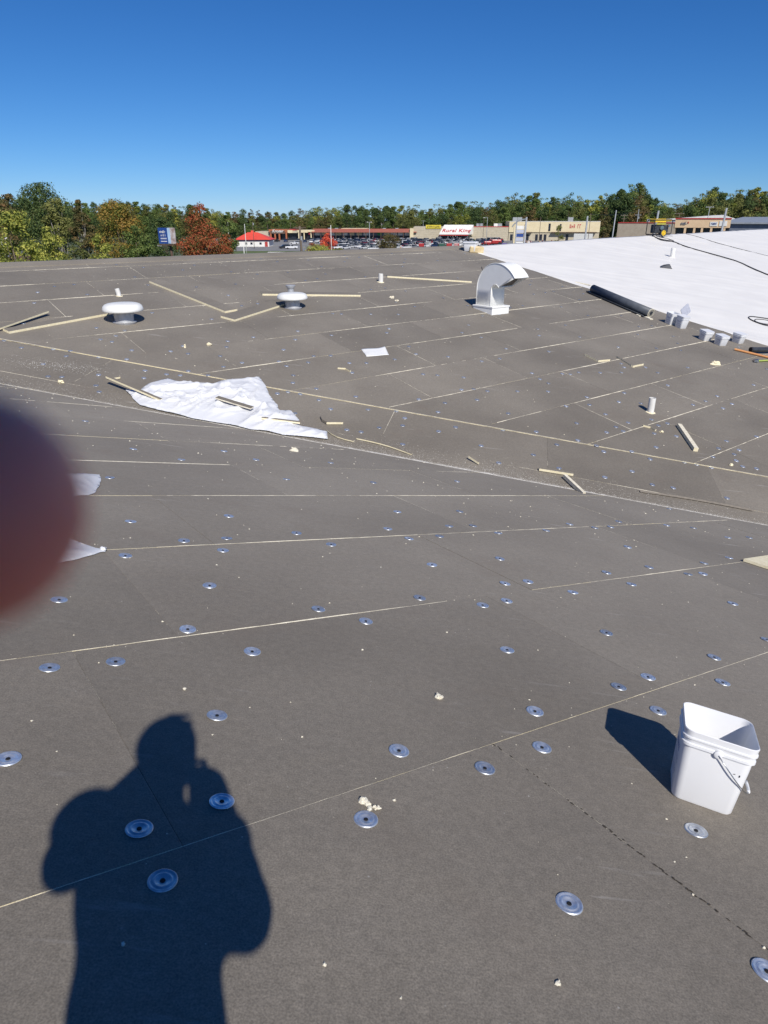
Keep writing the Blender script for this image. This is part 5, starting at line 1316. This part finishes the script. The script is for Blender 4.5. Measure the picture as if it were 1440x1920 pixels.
for (px, mt, nm, lab) in ((828, PAINT['dark green'], 'storage_box', 'dark green box standing among the white fence panels'), (842, M_tractor, 'storage_rack', 'red rack right of the dark green box'), (856, M_tractor, 'storage_rack', 'red rack between the white fence panels'), (878, M_tractor, 'storage_rack', 'bright red rack behind the bucket on the ridge'), (790, M_tractor, 'storage_rack', 'low red rack left of the white metal gate panel'), (945, pmat('purple_tarp', (.10, .06, .30), None, 3, .6), 'covered_stack', 'purple covered stack just left of the cream pylon sign')):
    p = gp(px, 345); r = empty(nm, p, lab, 'rack' if 'rack' in nm else 'box'); w_ = 2.6
    mb = MB(); mb.box((0, 0, 1.0), (w_, 1.4, 1.5)); bevel(mb.build('load', mt, r), .15)
    for s_ in (-1, 1): mb = MB(); mb.box((s_ * w_ / 2, 0, 1.05), (.12, 1.5, 2.1)); mb.build('upright', M_brickd, r)
p = gp(751, 312); r = empty('traffic_cone_stand', p, 'small orange and white pyramid marker right of the brown bush', 'marker')
mb = MB(); mb.lathe([(.8, 0), (.1, 1.5), (0, 1.5)], 4); mb.build('pyramid', M_orange, r); mb = MB(); mb.lathe([(.62, .42), (.36, .95)], 4); mb.build('white_band', M_bw, r)
# white semi trailer and blue tank
pa = gp(1074, 374); pb_ = gp(1108, 370); x = pb_ - pa; r = empty('semi_trailer', label='long white semi trailer parked in front of the cream store', cat='trailer', mat=frame_mat(pa, x, Vector((0, 0, 1)))); Lt = x.length
zt0, zt1 = 1.5, 5.4
part(r, 'trailer_box', M_bw, 0, Lt, 0, 2.5, zt0 - .4, zt1, .08); part(r, 'undercarriage', M_cord, .2, Lt - .2, .4, 2.1, zt0 - .8, zt0 - .4)
for k in (.55, .68, .86): mb = MB(); mb.tube([(Lt * k, -.05, .5), (Lt * k, .25, .5)], .5, 14); mb.build('wheel', M_tyre, r)
p = gp(1110, 362); r = empty('blue_tank', p, 'round bright blue tank beside the white semi trailer', 'tank'); mb = MB(); mb.lathe([(1.25, 0), (1.3, .2), (1.3, 2.3), (1.1, 2.7), (.4, 2.9), (0, 2.9)], 20); mb.build('tank_body', pmat('tank_blue', (.04, .18, .45), None, 2, .35), r, auto=40); mb = MB(); mb.lathe([(.35, 2.88), (.35, 3.05), (0, 3.05)], 12); mb.build('hatch', M_bblue, r)
zt_ = None
for (x0, x1, Y, lab) in ((983, 1000, 378, 'stock of garden goods in front of the cream store left of the young tree'), (1008, 1036, 376, 'row of red and white garden machines left of the young tree')):
    p = gp((x0 + x1) / 2, Y); r = empty('garden_machines', p, lab, 'garden machines'); w_ = (x1 - x0) / F * Y * .93
    for i in range(14):
        xx = cr.uniform(-w_ / 2, w_ / 2); s_ = cr.uniform(.7, 1.5); mb = MB(); mb.box((0, 0, s_ / 2 + .2), (1.1, 1.4, s_)); mb.box((-.3, 0, s_ + .5), (.15, .9, .8)); mb.tube([(.3, -.75, .35), (.3, -.6, .35)], .33, 8)
        o = bevel(mb.build('machine', cr.choice((M_tractor, M_bw, M_gmetal, M_peach, M_cord)), r), .1); o.location = (xx, cr.uniform(-2, 2), 0)

# ================================================================== trees
def leaf_mat(name, cols, scale=1.0, trans=.32):
    m, t, b = new_mat(name); L = t.links.new
    tc = N(t, 'ShaderNodeTexCoord'); ns = N(t, 'ShaderNodeTexNoise'); ns.inputs['Scale'].default_value = scale; ns.inputs['Detail'].default_value = 3; L(tc.outputs['Object'], ns.inputs[0])
    ge = N(t, 'ShaderNodeNewGeometry'); oi = N(t, 'ShaderNodeObjectInfo')
    a1 = N(t, 'ShaderNodeMath', operation='MULTIPLY_ADD'); a1.inputs[1].default_value = .34; a1.inputs[2].default_value = -.17; L(ge.outputs['Random Per Island'], a1.inputs[0])
    a2 = N(t, 'ShaderNodeMath', operation='ADD'); L(ns.outputs[0], a2.inputs[0]); L(a1.outputs[0], a2.inputs[1])
    a3 = N(t, 'ShaderNodeMath', operation='MULTIPLY_ADD'); a3.inputs[1].default_value = .16; a3.inputs[2].default_value = -.08; L(oi.outputs['Random'], a3.inputs[0])
    a4 = N(t, 'ShaderNodeMath', operation='ADD'); L(a2.outputs[0], a4.inputs[0]); L(a3.outputs[0], a4.inputs[1])
    cr_ = N(t, 'ShaderNodeValToRGB'); e = cr_.color_ramp.elements; n = len(cols)
    while len(e) < n: e.new(.5)
    for i, c in enumerate(cols): e[i].position = .30 + .40 * i / (n - 1); e[i].color = col4(c)
    L(a4.outputs[0], cr_.inputs[0]); L(cr_.outputs[0], b.inputs['Base Color']); b.inputs['Roughness'].default_value = .7; b.inputs['Specular IOR Level'].default_value = .25
    tr = N(t, 'ShaderNodeBsdfTranslucent'); L(cr_.outputs[0], tr.inputs[0]); mx = N(t, 'ShaderNodeMixShader'); mx.inputs[0].default_value = trans
    out = [x for x in t.nodes if x.type == 'OUTPUT_MATERIAL'][0]; L(b.outputs[0], mx.inputs[1]); L(tr.outputs[0], mx.inputs[2]); L(mx.outputs[0], out.inputs[0])
    return m
LF = {
 'dark green': leaf_mat('leaf_dark_green', [(0.039, 0.072, 0.028), (0.086, 0.134, 0.043), (0.143, 0.184, 0.057)]),
 'green': leaf_mat('leaf_green', [(0.066, 0.112, 0.030), (0.134, 0.194, 0.050), (0.217, 0.267, 0.077)]),
 'olive': leaf_mat('leaf_olive', [(0.104, 0.123, 0.039), (0.180, 0.194, 0.057), (0.285, 0.286, 0.088)]),
 'yellow green': leaf_mat('leaf_yellow_green', [(0.140, 0.183, 0.042), (0.347, 0.365, 0.068), (0.625, 0.586, 0.140)], 1.3),
 'golden green': leaf_mat('leaf_golden', [(.08, .12, .03), (.20, .21, .045), (.31, .24, .05), (.40, .24, .06)], .45),
 'rusty brown': leaf_mat('leaf_rusty', [(0.089, 0.094, 0.035), (0.164, 0.140, 0.051), (0.240, 0.140, 0.061)]),
 'red': leaf_mat('leaf_red', [(.08, .10, .03), (.20, .13, .04), (.40, .12, .05), (.50, .13, .06)], .6),
 'bright red': leaf_mat('leaf_bright_red', [(0.463, 0.072, 0.047), (0.786, 0.097, 0.068), (0.895, 0.219, 0.092)], 1.0),
}
M_bark = pmat('bark', (.16, .13, .10), (.10, .08, .06), 4, .9, stretch=(1, 1, .2)); M_barkp = pmat('pale_bark', (.34, .31, .27), (.22, .20, .17), 4, .9, stretch=(1, 1, .2))
def crown_mesh(name, mat, n, H, zlo, rx, leaf, nl, seed, lobes=.36, shape='round', sparse=0):
    g = np.random.default_rng(seed)
    cs = []; k = 0
    while len(cs) < nl:
        t = g.uniform(0, 1); z = zlo + (H - zlo) * t
        if shape == 'round': w = math.sqrt(max(0, 1 - (2 * t - .95) ** 2)) if t < .97 else .1
        elif shape == 'tall': w = (1 - t) ** .45 * min(1, .35 + t * 3)
        elif shape == 'bush': w = math.sqrt(max(0, 1 - t ** 2)) + .05
        else: w = min(1, (1 - t) * 1.6 + .1) * min(1, t * 2.5 + .3)
        a = g.uniform(0, 2 * math.pi); rr = rx * w * g.uniform(.25, 1.0) ** .6 * .8
        rad = lobes * rx * g.uniform(.55, 1.15) * (.55 + .6 * w)
        cs.append((rr * math.cos(a), rr * math.sin(a), min(z, H - rad * .55), rad))
    cs = np.array(cs); w = cs[:, 3] ** 2; w /= w.sum(); li = g.choice(nl, n, p=w)
    d = g.normal(size=(n, 3)); d /= np.linalg.norm(d, axis=1)[:, None]; d[:, 2] = np.where(g.uniform(size=n) < .35, np.abs(d[:, 2]), d[:, 2])
    r = cs[li, 3] * (1 - np.abs(g.normal(0, .22, n)) + g.exponential(.10, n))
    pos = cs[li, :3] + d * np.stack([r, r, r * .82], 1)
    pos[:, 2] = np.maximum(pos[:, 2], zlo * .7)
    nrm = d + g.normal(0, .40, (n, 3)) + np.array([0, 0, .25]); nrm /= np.linalg.norm(nrm, axis=1)[:, None]
    up = g.normal(size=(n, 3)); u = np.cross(nrm, up); u /= np.linalg.norm(u, axis=1)[:, None]; v = np.cross(nrm, u)
    sz = leaf * g.uniform(.55, 1.3, n)[:, None]
    V = np.stack([pos - u * sz * .5, pos - v * sz * .42 + nrm * sz * .12, pos + u * sz * .6, pos + v * sz * .42], 1).reshape(-1, 3)
    me = bpy.data.meshes.new(name); me.vertices.add(4 * n); me.vertices.foreach_set('co', V.ravel()); me.loops.add(4 * n); me.loops.foreach_set('vertex_index', np.arange(4 * n))
    me.polygons.add(n); me.polygons.foreach_set('loop_start', np.arange(n) * 4); me.materials.append(mat); me.update(calc_edges=True); return me, cs
def trunk_mesh(H, zlo, rx, r0, cs, mat, seed, limbs=7, name='trunk'):
    g = random.Random(seed); mb = MB()
    top = Vector((g.uniform(-.1, .1) * rx, g.uniform(-.1, .1) * rx, H * .80))
    mb.tube([(0, 0, -.3), (0, 0, zlo * .6), top * .6, top], [r0 * 1.3, r0, r0 * .6, r0 * .12], 8)
    for i in range(limbs):
        c = cs[g.randrange(len(cs))]; b = Vector((top.x * .4, top.y * .4, H * g.uniform(.18, .5))); e = Vector(c[:3])
        if e.z < b.z: b.z = e.z * .7
        m = (b + e) / 2 + Vector((0, 0, -.04 * H)); mb.tube([b, m, e], [r0 * .42, r0 * .28, r0 * .08], 6)
    return mb.mesh(name, [mat], smooth=True)
def put(name, meshes, loc, label, cat, group=None, scale=(1, 1, 1), yaw=0):
    r = empty(name, loc, label, cat, group, rot=(0, 0, yaw)); r.scale = scale
    for nm, me in meshes: o = bpy.data.objects.new(nm, me); col.objects.link(o); o.parent = r
    return r
# far tree shapes, height 1
PROT = {}
for kind in ('dark green', 'green', 'olive', 'yellow green', 'rusty brown', 'golden green'):
    for i in range(3):
        if kind in ('rusty brown', 'golden green', 'yellow green') and i > 1: continue
        sd_ = hash((len(kind), i)) % 1000 + i * 17 + len(kind)
        me, cs = crown_mesh('crown', LF[kind], 4200, 1.0, (.02, .05, .02)[i], (.36, .30, .42)[i], .031, 46, sd_, lobes=.30, shape=('round', 'tall', 'mid')[i])
        # scaled-up colour pattern: mesh is unit sized
        PROT[(kind, i)] = (me, trunk_mesh(1.0, .14, .3, .014, cs, M_bark, sd_, 4))
TOPS = [(-80, 366), (0, 368), (40, 372), (100, 374), (180, 382), (250, 379), (300, 380), (330, 383), (400, 392), (440, 394), (520, 397), (560, 394), (620, 389), (660, 386), (700, 384), (740, 382), (800, 389), (850, 379), (880, 377), (905, 384), (930, 374), (960, 366), (1000, 361), (1025, 372), (1050, 374), (1070, 358), (1095, 376), (1130, 364), (1165, 352), (1185, 344), (1210, 366), (1230, 376), (1265, 380), (1300, 363), (1330, 351), (1352, 366), (1380, 352), (1400, 354), (1420, 358), (1440, 358), (1540, 356)]
tx = [a for a, b in TOPS]; ty = [b for a, b in TOPS]
tr = random.Random(21); tcount = {}
def sect(px):
    for lim, t in ((190, 'behind the big left trees'), (330, 'behind the golden green tree'), (440, 'above the red tree'), (520, 'above the red roofed restaurant'), (600, 'above the cream store with the pole'), (700, 'above the left half of the red canopy'), (790, 'above the right half of the red canopy'), (900, 'above the white sign canopy'), (960, 'above the beige wall end'), (1060, 'above the cream store'), (1130, 'above the white trailer'), (1215, 'above the tan building'), (1300, 'above the generator'), (1370, 'above the peach shop front')):
        if px < lim: return t
    return 'above the grey shed'
for layer, (Y, step, dy) in enumerate(((600, 13, -1), (552, 15, 4), (508, 17, 13))):
    px = -60 + layer * 5
    while px < 1500:
        Yj = Y + tr.uniform(-14, 14); p = gp(px, Yj); gz = hill(p.x, p.y); top = float(np.interp(px, tx, ty)) + dy + tr.uniform(-3, 5) + (tr.uniform(0, 8) if layer else 0)
        H = max(9, zat(top, Yj) - gz)
        wts = (26, 32, 30, 7, 4, 1) if px < 900 else (34, 30, 22, 7, 6, 1)
        kind = tr.choices(('dark green', 'green', 'olive', 'yellow green', 'rusty brown', 'golden green'), wts)[0]
        sh = tr.randrange(2) if kind in ('rusty brown', 'golden green', 'yellow green') else tr.randrange(3)
        me, tm = PROT[(kind, sh)]; ln = ('rear rank', 'middle rank', 'front rank')[layer]; key = (kind, ln, sect(px)); tcount[key] = tcount.get(key, 0) + 1
        wsc = H * tr.uniform(.95, 1.35) if H < 26 else H * .95
        put('broadleaf_tree', (('crown', me), ('trunk', tm)), (p.x, p.y, gz - .2), f"{ORD[tcount[key] - 1]} {kind} tree of the {ln} {sect(px)}", 'tree', 'far wood behind the shops', (wsc, wsc, H), tr.uniform(0, 6.28))
        px += step * tr.uniform(.8, 1.25)
print('far trees', sum(tcount.values()))
# near and middle trees
def tree(name, px, Y, top, wpx, kind, label, n=5000, leaf=.34, nl=40, zfrac=.12, shape='round', bark=None, limbs=9, cat='tree', seed=1, tr_r=.22, group=None, extra=None, base=None):
    p = gp(px, Y) if base is None else base; H = zat(top, Y) - p.z; rx = wpx / F * (Y * cP + CZ * sP) / 2; n = int(n * 1.7); leaf *= .74; nl = int(nl * 1.3)
    me, cs = crown_mesh('crown' if cat == 'tree' else 'foliage', LF[kind], n, H, H * zfrac, rx, leaf, nl, seed, lobes=.30, shape=shape)
    tm = trunk_mesh(H, H * max(.1, zfrac), rx, tr_r, cs, bark or M_bark, seed, limbs, 'trunk' if cat == 'tree' else 'stem')
    return put(name, ((me.name.split('.')[0], me), ('trunk' if cat == 'tree' else 'stem', tm)), p, label, cat, group)
tree('broadleaf_tree', 12, 172, 368, 70, 'dark green', 'dark green round tree at the far left edge', 3500, .5, seed=2)
tree('broadleaf_tree', 47, 168, 365, 56, 'rusty brown', 'reddish brown topped tree left of the tallest left tree', 3000, .5, seed=3)
tree('broadleaf_tree', 105, 150, 344, 110, 'dark green', 'tallest left tree with two leafy peaks and pale bare trunks', 9000, .42, 70, zfrac=.28, shape='round', bark=M_barkp, limbs=16, seed=5, tr_r=.24)
tree('broadleaf_tree', 128, 146, 372, 60, 'olive', 'lower olive tree leaning against the tallest left tree', 2600, .42, 30, zfrac=.4, bark=M_barkp, limbs=14, seed=15)
tree('broadleaf_tree', 174, 140, 376, 50, 'rusty brown', 'brown tinted tree with pale spreading trunks left of the golden tree', 3600, .38, 34, zfrac=.42, shape='mid', bark=M_barkp, limbs=18, seed=8)
tree('broadleaf_tree', 238, 128, 374, 104, 'golden green', 'large rounded golden green tree left of the billboard', 9000, .36, 70, zfrac=.05, seed=12)
tree('broadleaf_tree', 272, 122, 424, 76, 'green', 'lower dense green tree in front of the golden tree, touching the billboard', 7000, .34, 50, zfrac=.04, shape='bush', seed=14)
tree('broadleaf_tree', 318, 190, 408, 70, 'dark green', 'dark green tree standing right behind the billboard', 3500, .5, seed=19)
tree('broadleaf_tree', 388, 124, 385, 104, 'red', 'big red and orange maple tree right of the billboard', 10000, .33, 70, zfrac=.04, shape='mid', seed=23)
tree('broadleaf_tree', 432, 128, 440, 52, 'red', 'small orange red tree at the right foot of the maple', 3000, .32, 24, zfrac=.04, shape='bush', seed=27)
tree('broadleaf_tree', 430, 240, 404, 46, 'green', 'green tree peeking above the right shoulder of the maple', 2500, .6, 24, seed=29)
tree('shrub', 60, 92, 398, 120, 'yellow green', 'tall loose yellow leaved shrub in front at the far left', 5200, .36, 60, zfrac=.03, shape='bush', cat='shrub', seed=31)
tree('shrub', 25, 100, 418, 70, 'yellow green', 'yellow green shrub at the left edge above the two houses', 1800, .36, 30, zfrac=.45, shape='bush', cat='shrub', seed=33)
tree('shrub', 128, 90, 425, 90, 'yellow green', 'yellow green shrub below the tallest left tree', 3400, .34, 40, zfrac=.03, shape='bush', cat='shrub', seed=35)
tree('shrub', 172, 86, 452, 70, 'olive', 'low olive shrub between the two yellow shrubs', 2400, .30, 30, zfrac=.03, shape='bush', cat='shrub', seed=37)
tree('shrub', 216, 84, 440, 66, 'yellow green', 'yellow shrub at the foot of the golden green tree', 2400, .30, 30, zfrac=.03, shape='bush', cat='shrub', seed=39)
tree('shrub', 4, 80, 455, 40, 'green', 'green shrub beside the white house gable', 1400, .3, 20, zfrac=.03, shape='bush', cat='shrub', seed=41)
tree('broadleaf_tree', 0, 210, 398, 60, 'olive', 'olive tree behind the houses at the left edge', 2000, .6, 24, seed=43)
tree('shrub', 600, 262, 461, 62, 'yellow green', 'low yellow green hedge on the lawn edge below the small red tree', 2600, .42, 36, zfrac=.0, shape='bush', cat='shrub', seed=45)
tree('shrub', 632, 264, 466, 30, 'olive', 'low olive end of the hedge right of the white pole', 900, .42, 14, zfrac=.0, shape='bush', cat='shrub', seed=46)
tree('broadleaf_tree', 616, 290, 438, 36, 'bright red', 'small bright red tree in front of the red canopy', 1500, .45, 20, zfrac=.15, shape='mid', seed=47)
tree('shrub', 588, 285, 455, 26, 'red', 'small rust red bush left of the bright red tree', 600, .42, 12, zfrac=.0, shape='bush', cat='shrub', seed=49)
tree('broadleaf_tree', 731, 318, 441, 52, 'rusty brown', 'wide brown bush like tree on the lot edge below the red canopy', 2600, .5, 34, zfrac=.02, shape='bush', seed=51)
tree('broadleaf_tree', 1045, 340, 423, 27, 'olive', 'young olive tree in front of the cream store', 1300, .42, 18, zfrac=.10, shape='tall', seed=53)
tree('shrub', 1131, 362, 434, 22, 'rusty brown', 'brown shrub in the gap between the cream store and tan building', 500, .4, 12, zfrac=.0, shape='bush', cat='shrub', seed=55)
tree('broadleaf_tree', 1424, 150, 418, 42, 'olive', 'thin half bare tree in front of the grey shed at the right', 380, .34, 22, zfrac=.2, shape='mid', bark=M_barkp, limbs=22, seed=57, tr_r=.12)
for (px, Y, top, w_, lab) in ((668, 420, 418, 60, 'low trees directly behind the red canopy, left'),): pass

# ================================================================== the photographer: shadow on the boards and a fingertip at the lens
def camw(x, y, z): return Vector((x, z * cP - y * sP, CZ - (z * sP + y * cP)))       # lens coordinates to world
M_skin = pmat('skin', (.86, .30, .22), (.80, .25, .19), 30, .5); M_skin.node_tree.nodes['Principled BSDF'].inputs['Subsurface Weight'].default_value = .6
M_skin.node_tree.nodes['Principled BSDF'].inputs['Subsurface Radius'].default_value = (.020, .004, .002)
M_jacket = pmat('navy_jacket', (.035, .045, .07), None, 12, .9); M_trou = pmat('work_trousers', (.10, .085, .06), None, 12, .9); M_hat = pmat('dark_cap', (.04, .04, .045), None, 12, .8); M_phone = pmat('phone_black', (.02, .02, .022), None, 4, .3); M_boot = pmat('boot_leather', (.10, .06, .035), None, 12, .7)
def rel(x, y, z): return Vector((x, y, CZ + z))
def zfoot(x, y): return zA(x, y) - CZ
hip = rel(-.045, -.36, -.44); neck = rel(.0, -.35, .03); head = rel(.022, -.31, .215)
shL, shR = rel(-.185, -.345, -.015), rel(.175, -.355, -.05); elL, elR = rel(-.290, -.19, -.22), rel(.155, -.25, -.315)
haL = camw(-.085, .055, -.012); haR = camw(.036, .112, -.014)
ftL = Vector((-.13, -.30, CZ + zfoot(-.13, -.30))); ftR = Vector((.05, -.40, CZ + zfoot(.05, -.40)))
def blob(parts, voxel, name, mat, parent, extra=None, sm=6):
    mb = MB()
    for p in parts:
        if p[0] == 'b': mb.ball(p[1], p[2], 20, 14)
        else:
            mb.tube(p[1], p[2], 16)
            for q, r_ in zip(p[1], p[2] if isinstance(p[2], (list, tuple)) else [p[2]] * len(p[1])): mb.ball(q, r_, 16, 10)
    o = mb.build(name, mat, parent, recalc=False)
    rm = o.modifiers.new('skin_over', 'REMESH'); rm.mode = 'VOXEL'; rm.voxel_size = voxel; rm.use_smooth_shade = True
    s_ = o.modifiers.new('smooth', 'SMOOTH'); s_.iterations = sm; s_.factor = .5
    dg = bpy.context.evaluated_depsgraph_get(); bpy.context.view_layer.update(); me = bpy.data.meshes.new_from_object(o.evaluated_get(dg)); o.modifiers.clear(); o.data = me; me.shade_smooth(); return o
person = empty('person', (0, 0, 0), 'person in jacket and cap holding up a phone, seen as shadow and blurred fingertip', 'person')
kneeL, kneeR = (hip + ftL) / 2 + Vector((-.05, .04, .02)), (hip + ftR) / 2 + Vector((.05, .03, .02))
hpL, hpR = hip + Vector((-.065, 0, -.02)), hip + Vector((.055, 0, -.02))
up = Vector((0, 0, 1))
# body under the clothes, hands with fingers
body = [('t', [hip, (hip + neck) / 2, neck - up * .05], [.13, .13, .10]), ('t', [neck - up * .06, head], [.062, .058]), ('b', head, (.086, .098, .118)), ('b', head + Vector((0, .075, -.06)), (.045, .04, .05)),
        ('t', [neck - up * .04, shL, elL, haL + (elL - haL) * .25], [.07, .06, .042, .028]), ('t', [neck - up * .04, shR, elR, haR + (elR - haR) * .25], [.07, .06, .042, .028]),
        ('t', [hpL, kneeL, ftL + up * .1], [.09, .06, .045]), ('t', [hpR, kneeR, ftR + up * .1], [.09, .06, .045]),
        ('b', head + Vector((0, .105, -.005)), (.013, .02, .022)), ('b', head + Vector((-.078, 0, 0)), (.012, .02, .03)), ('b', head + Vector((.078, 0, 0)), (.012, .02, .03)),
        ('t', [haL + (elL - haL) * .28, haL], [.028, .026]), ('t', [haR + (elR - haR) * .28, haR], [.028, .026])]
bo = blob(body, .011, 'body', M_skin, person)
def finger(pts, r): return [camw(*p) for p in pts], r
mbh = MB()
def add_finger(pts, rs):
    P = [camw(*p) for p in pts]; out = []; ro = []
    for i in range(len(P) - 1):
        for j in range(6): t = j / 6; out.append(P[i].lerp(P[i + 1], t)); ro.append(rs[i] * (1 - t) + rs[i + 1] * t)
    d = (P[-1] - P[-2]).normalized(); r = rs[-1]
    for a in range(0, 9): w_ = a / 8 * math.pi / 2; out.append(P[-1] + d * r * math.sin(w_)); ro.append(max(r * math.cos(w_), .0002))
    for _ in range(2): out = [out[0]] + [(out[i - 1] + out[i] * 2 + out[i + 1]) / 4 for i in range(1, len(out) - 1)] + [out[-1]]
    mbh.tube(out, ro, 24)
# left hand: palm at the phone's left edge, index finger reaching round towards the lens
add_finger([(-.098, .050, .012), (-.090, .012, .034), (-.060, -.004, .046), (-.0290, -.0002, .0455)], [.0098, .0092, .0088, .0084])
add_finger([(-.100, .060, .010), (-.088, .050, .020), (-.058, .048, .010), (-.036, .050, .006)], [.0095, .0088, .008, .0072])
add_finger([(-.100, .078, .008), (-.086, .072, .018), (-.056, .070, .010), (-.036, .072, .006)], [.0092, .0086, .0078, .007])
add_finger([(-.098, .094, .004), (-.084, .092, .014), (-.060, .091, .009), (-.042, .092, .006)], [.0082, .0075, .0068, .006])
add_finger([(-.094, .070, -.018), (-.084, .058, -.024), (-.066, .050, -.020), (-.052, .046, -.016)], [.0115, .0105, .0095, .0082])
# right hand: fingers behind the lower right corner, thumb on the screen
for k, y in enumerate((.078, .098, .117, .134)):
    add_finger([(.038, y + .012, .004), (.030, y, .014), (.012, y, .010), (-.006 + .004 * k, y + .002, .006)], [.0092, .0085, .0076, .0066 - .0003 * k])
add_finger([(.036, .110, -.016), (.024, .098, -.022), (.006, .090, -.018), (-.008, .084, -.016)], [.0115, .0100, .0090, .0080])
mbh.ball(camw(-.098, .072, -.004), (.020, .030, .038), 16, 12); mbh.ball(camw(.040, .116, -.006), (.020, .028, .036), 16, 12)
hands = mbh.mesh('hands', [M_skin], smooth=True)
bm = bmesh.new(); bm.from_mesh(bo.data); bm.from_mesh(hands); bm.to_mesh(bo.data); bm.free(); bo.data.shade_smooth()
sL = [shL, elL, haL + (elL - haL) * .22]; sR = [shR, elR, haR + (elR - haR) * .12]
jk = [('t', [hip - up * .10, hip + up * .10, (hip + neck) / 2 + up * .04, neck - up * .10], [.152, .156, .152, .125]), ('b', (hip + neck) / 2 + Vector((-.02, .02, .05)), (.175, .14, .23)), ('t', [neck - up * .08, neck - up * .0], [.10, .075]), ('b', shL + Vector((-.01, 0, .03)), (.10, .09, .085)),
      ('t', [neck - up * .10] + sL, [.095, .078, .070, .055]), ('t', [neck - up * .10] + sR, [.095, .080, .074, .062])]
blob(jk, .016, 'jacket', M_jacket, person)
blob([('t', [hip, hpL, kneeL, ftL + up * .08], [.12, .10, .085, .075]), ('t', [hip, hpR, kneeR, ftR + up * .08], [.12, .10, .085, .075])], .016, 'trousers', M_trou, person)
for f_ in (ftL, ftR): blob([('t', [f_ + Vector((0, -.05, .05)), f_ + Vector((0, .14, .035))], [.05, .04])], .01, 'boot', M_boot, person)
blob([('b', head + Vector((0, -.005, .045)), (.098, .112, .088)), ('t', [head + Vector((-.05, .10, .045)), head + Vector((.05, .10, .045))], [.016, .016]), ('t', [head + Vector((-.04, .15, .035)), head + Vector((.04, .15, .035))], [.010, .010])], .009, 'cap', M_hat, person)
Mp = Matrix((Vector((1, 0, 0)), camw(0, 1, 0) - camw(0, 0, 0), camw(0, 0, 1) - camw(0, 0, 0))).transposed().to_4x4(); Mp.translation = Vector((0, 0, CZ))
phone = empty('phone', label='black phone held up between both hands, only its shadow edge visible', cat='phone', mat=Mp)
mb = MB(); mb.prism(rrect(.074, .158, .010, 4), -.0125, -.0048, M=Matrix.Translation((-.024, .064, 0))); mb.build('phone_body', M_phone, phone)
mb = MB(); mb.prism(rrect(.070, .154, .008, 4), -.0129, -.0126, M=Matrix.Translation((-.024, .064, 0))); mb.build('screen', M_dark, phone)
mb = MB()
for y in (.022, .044): mb.tube([(0, y, -.005), (0, y, -.0022)], .0065, 16)
mb.build('lens_ring', M_wire, phone)
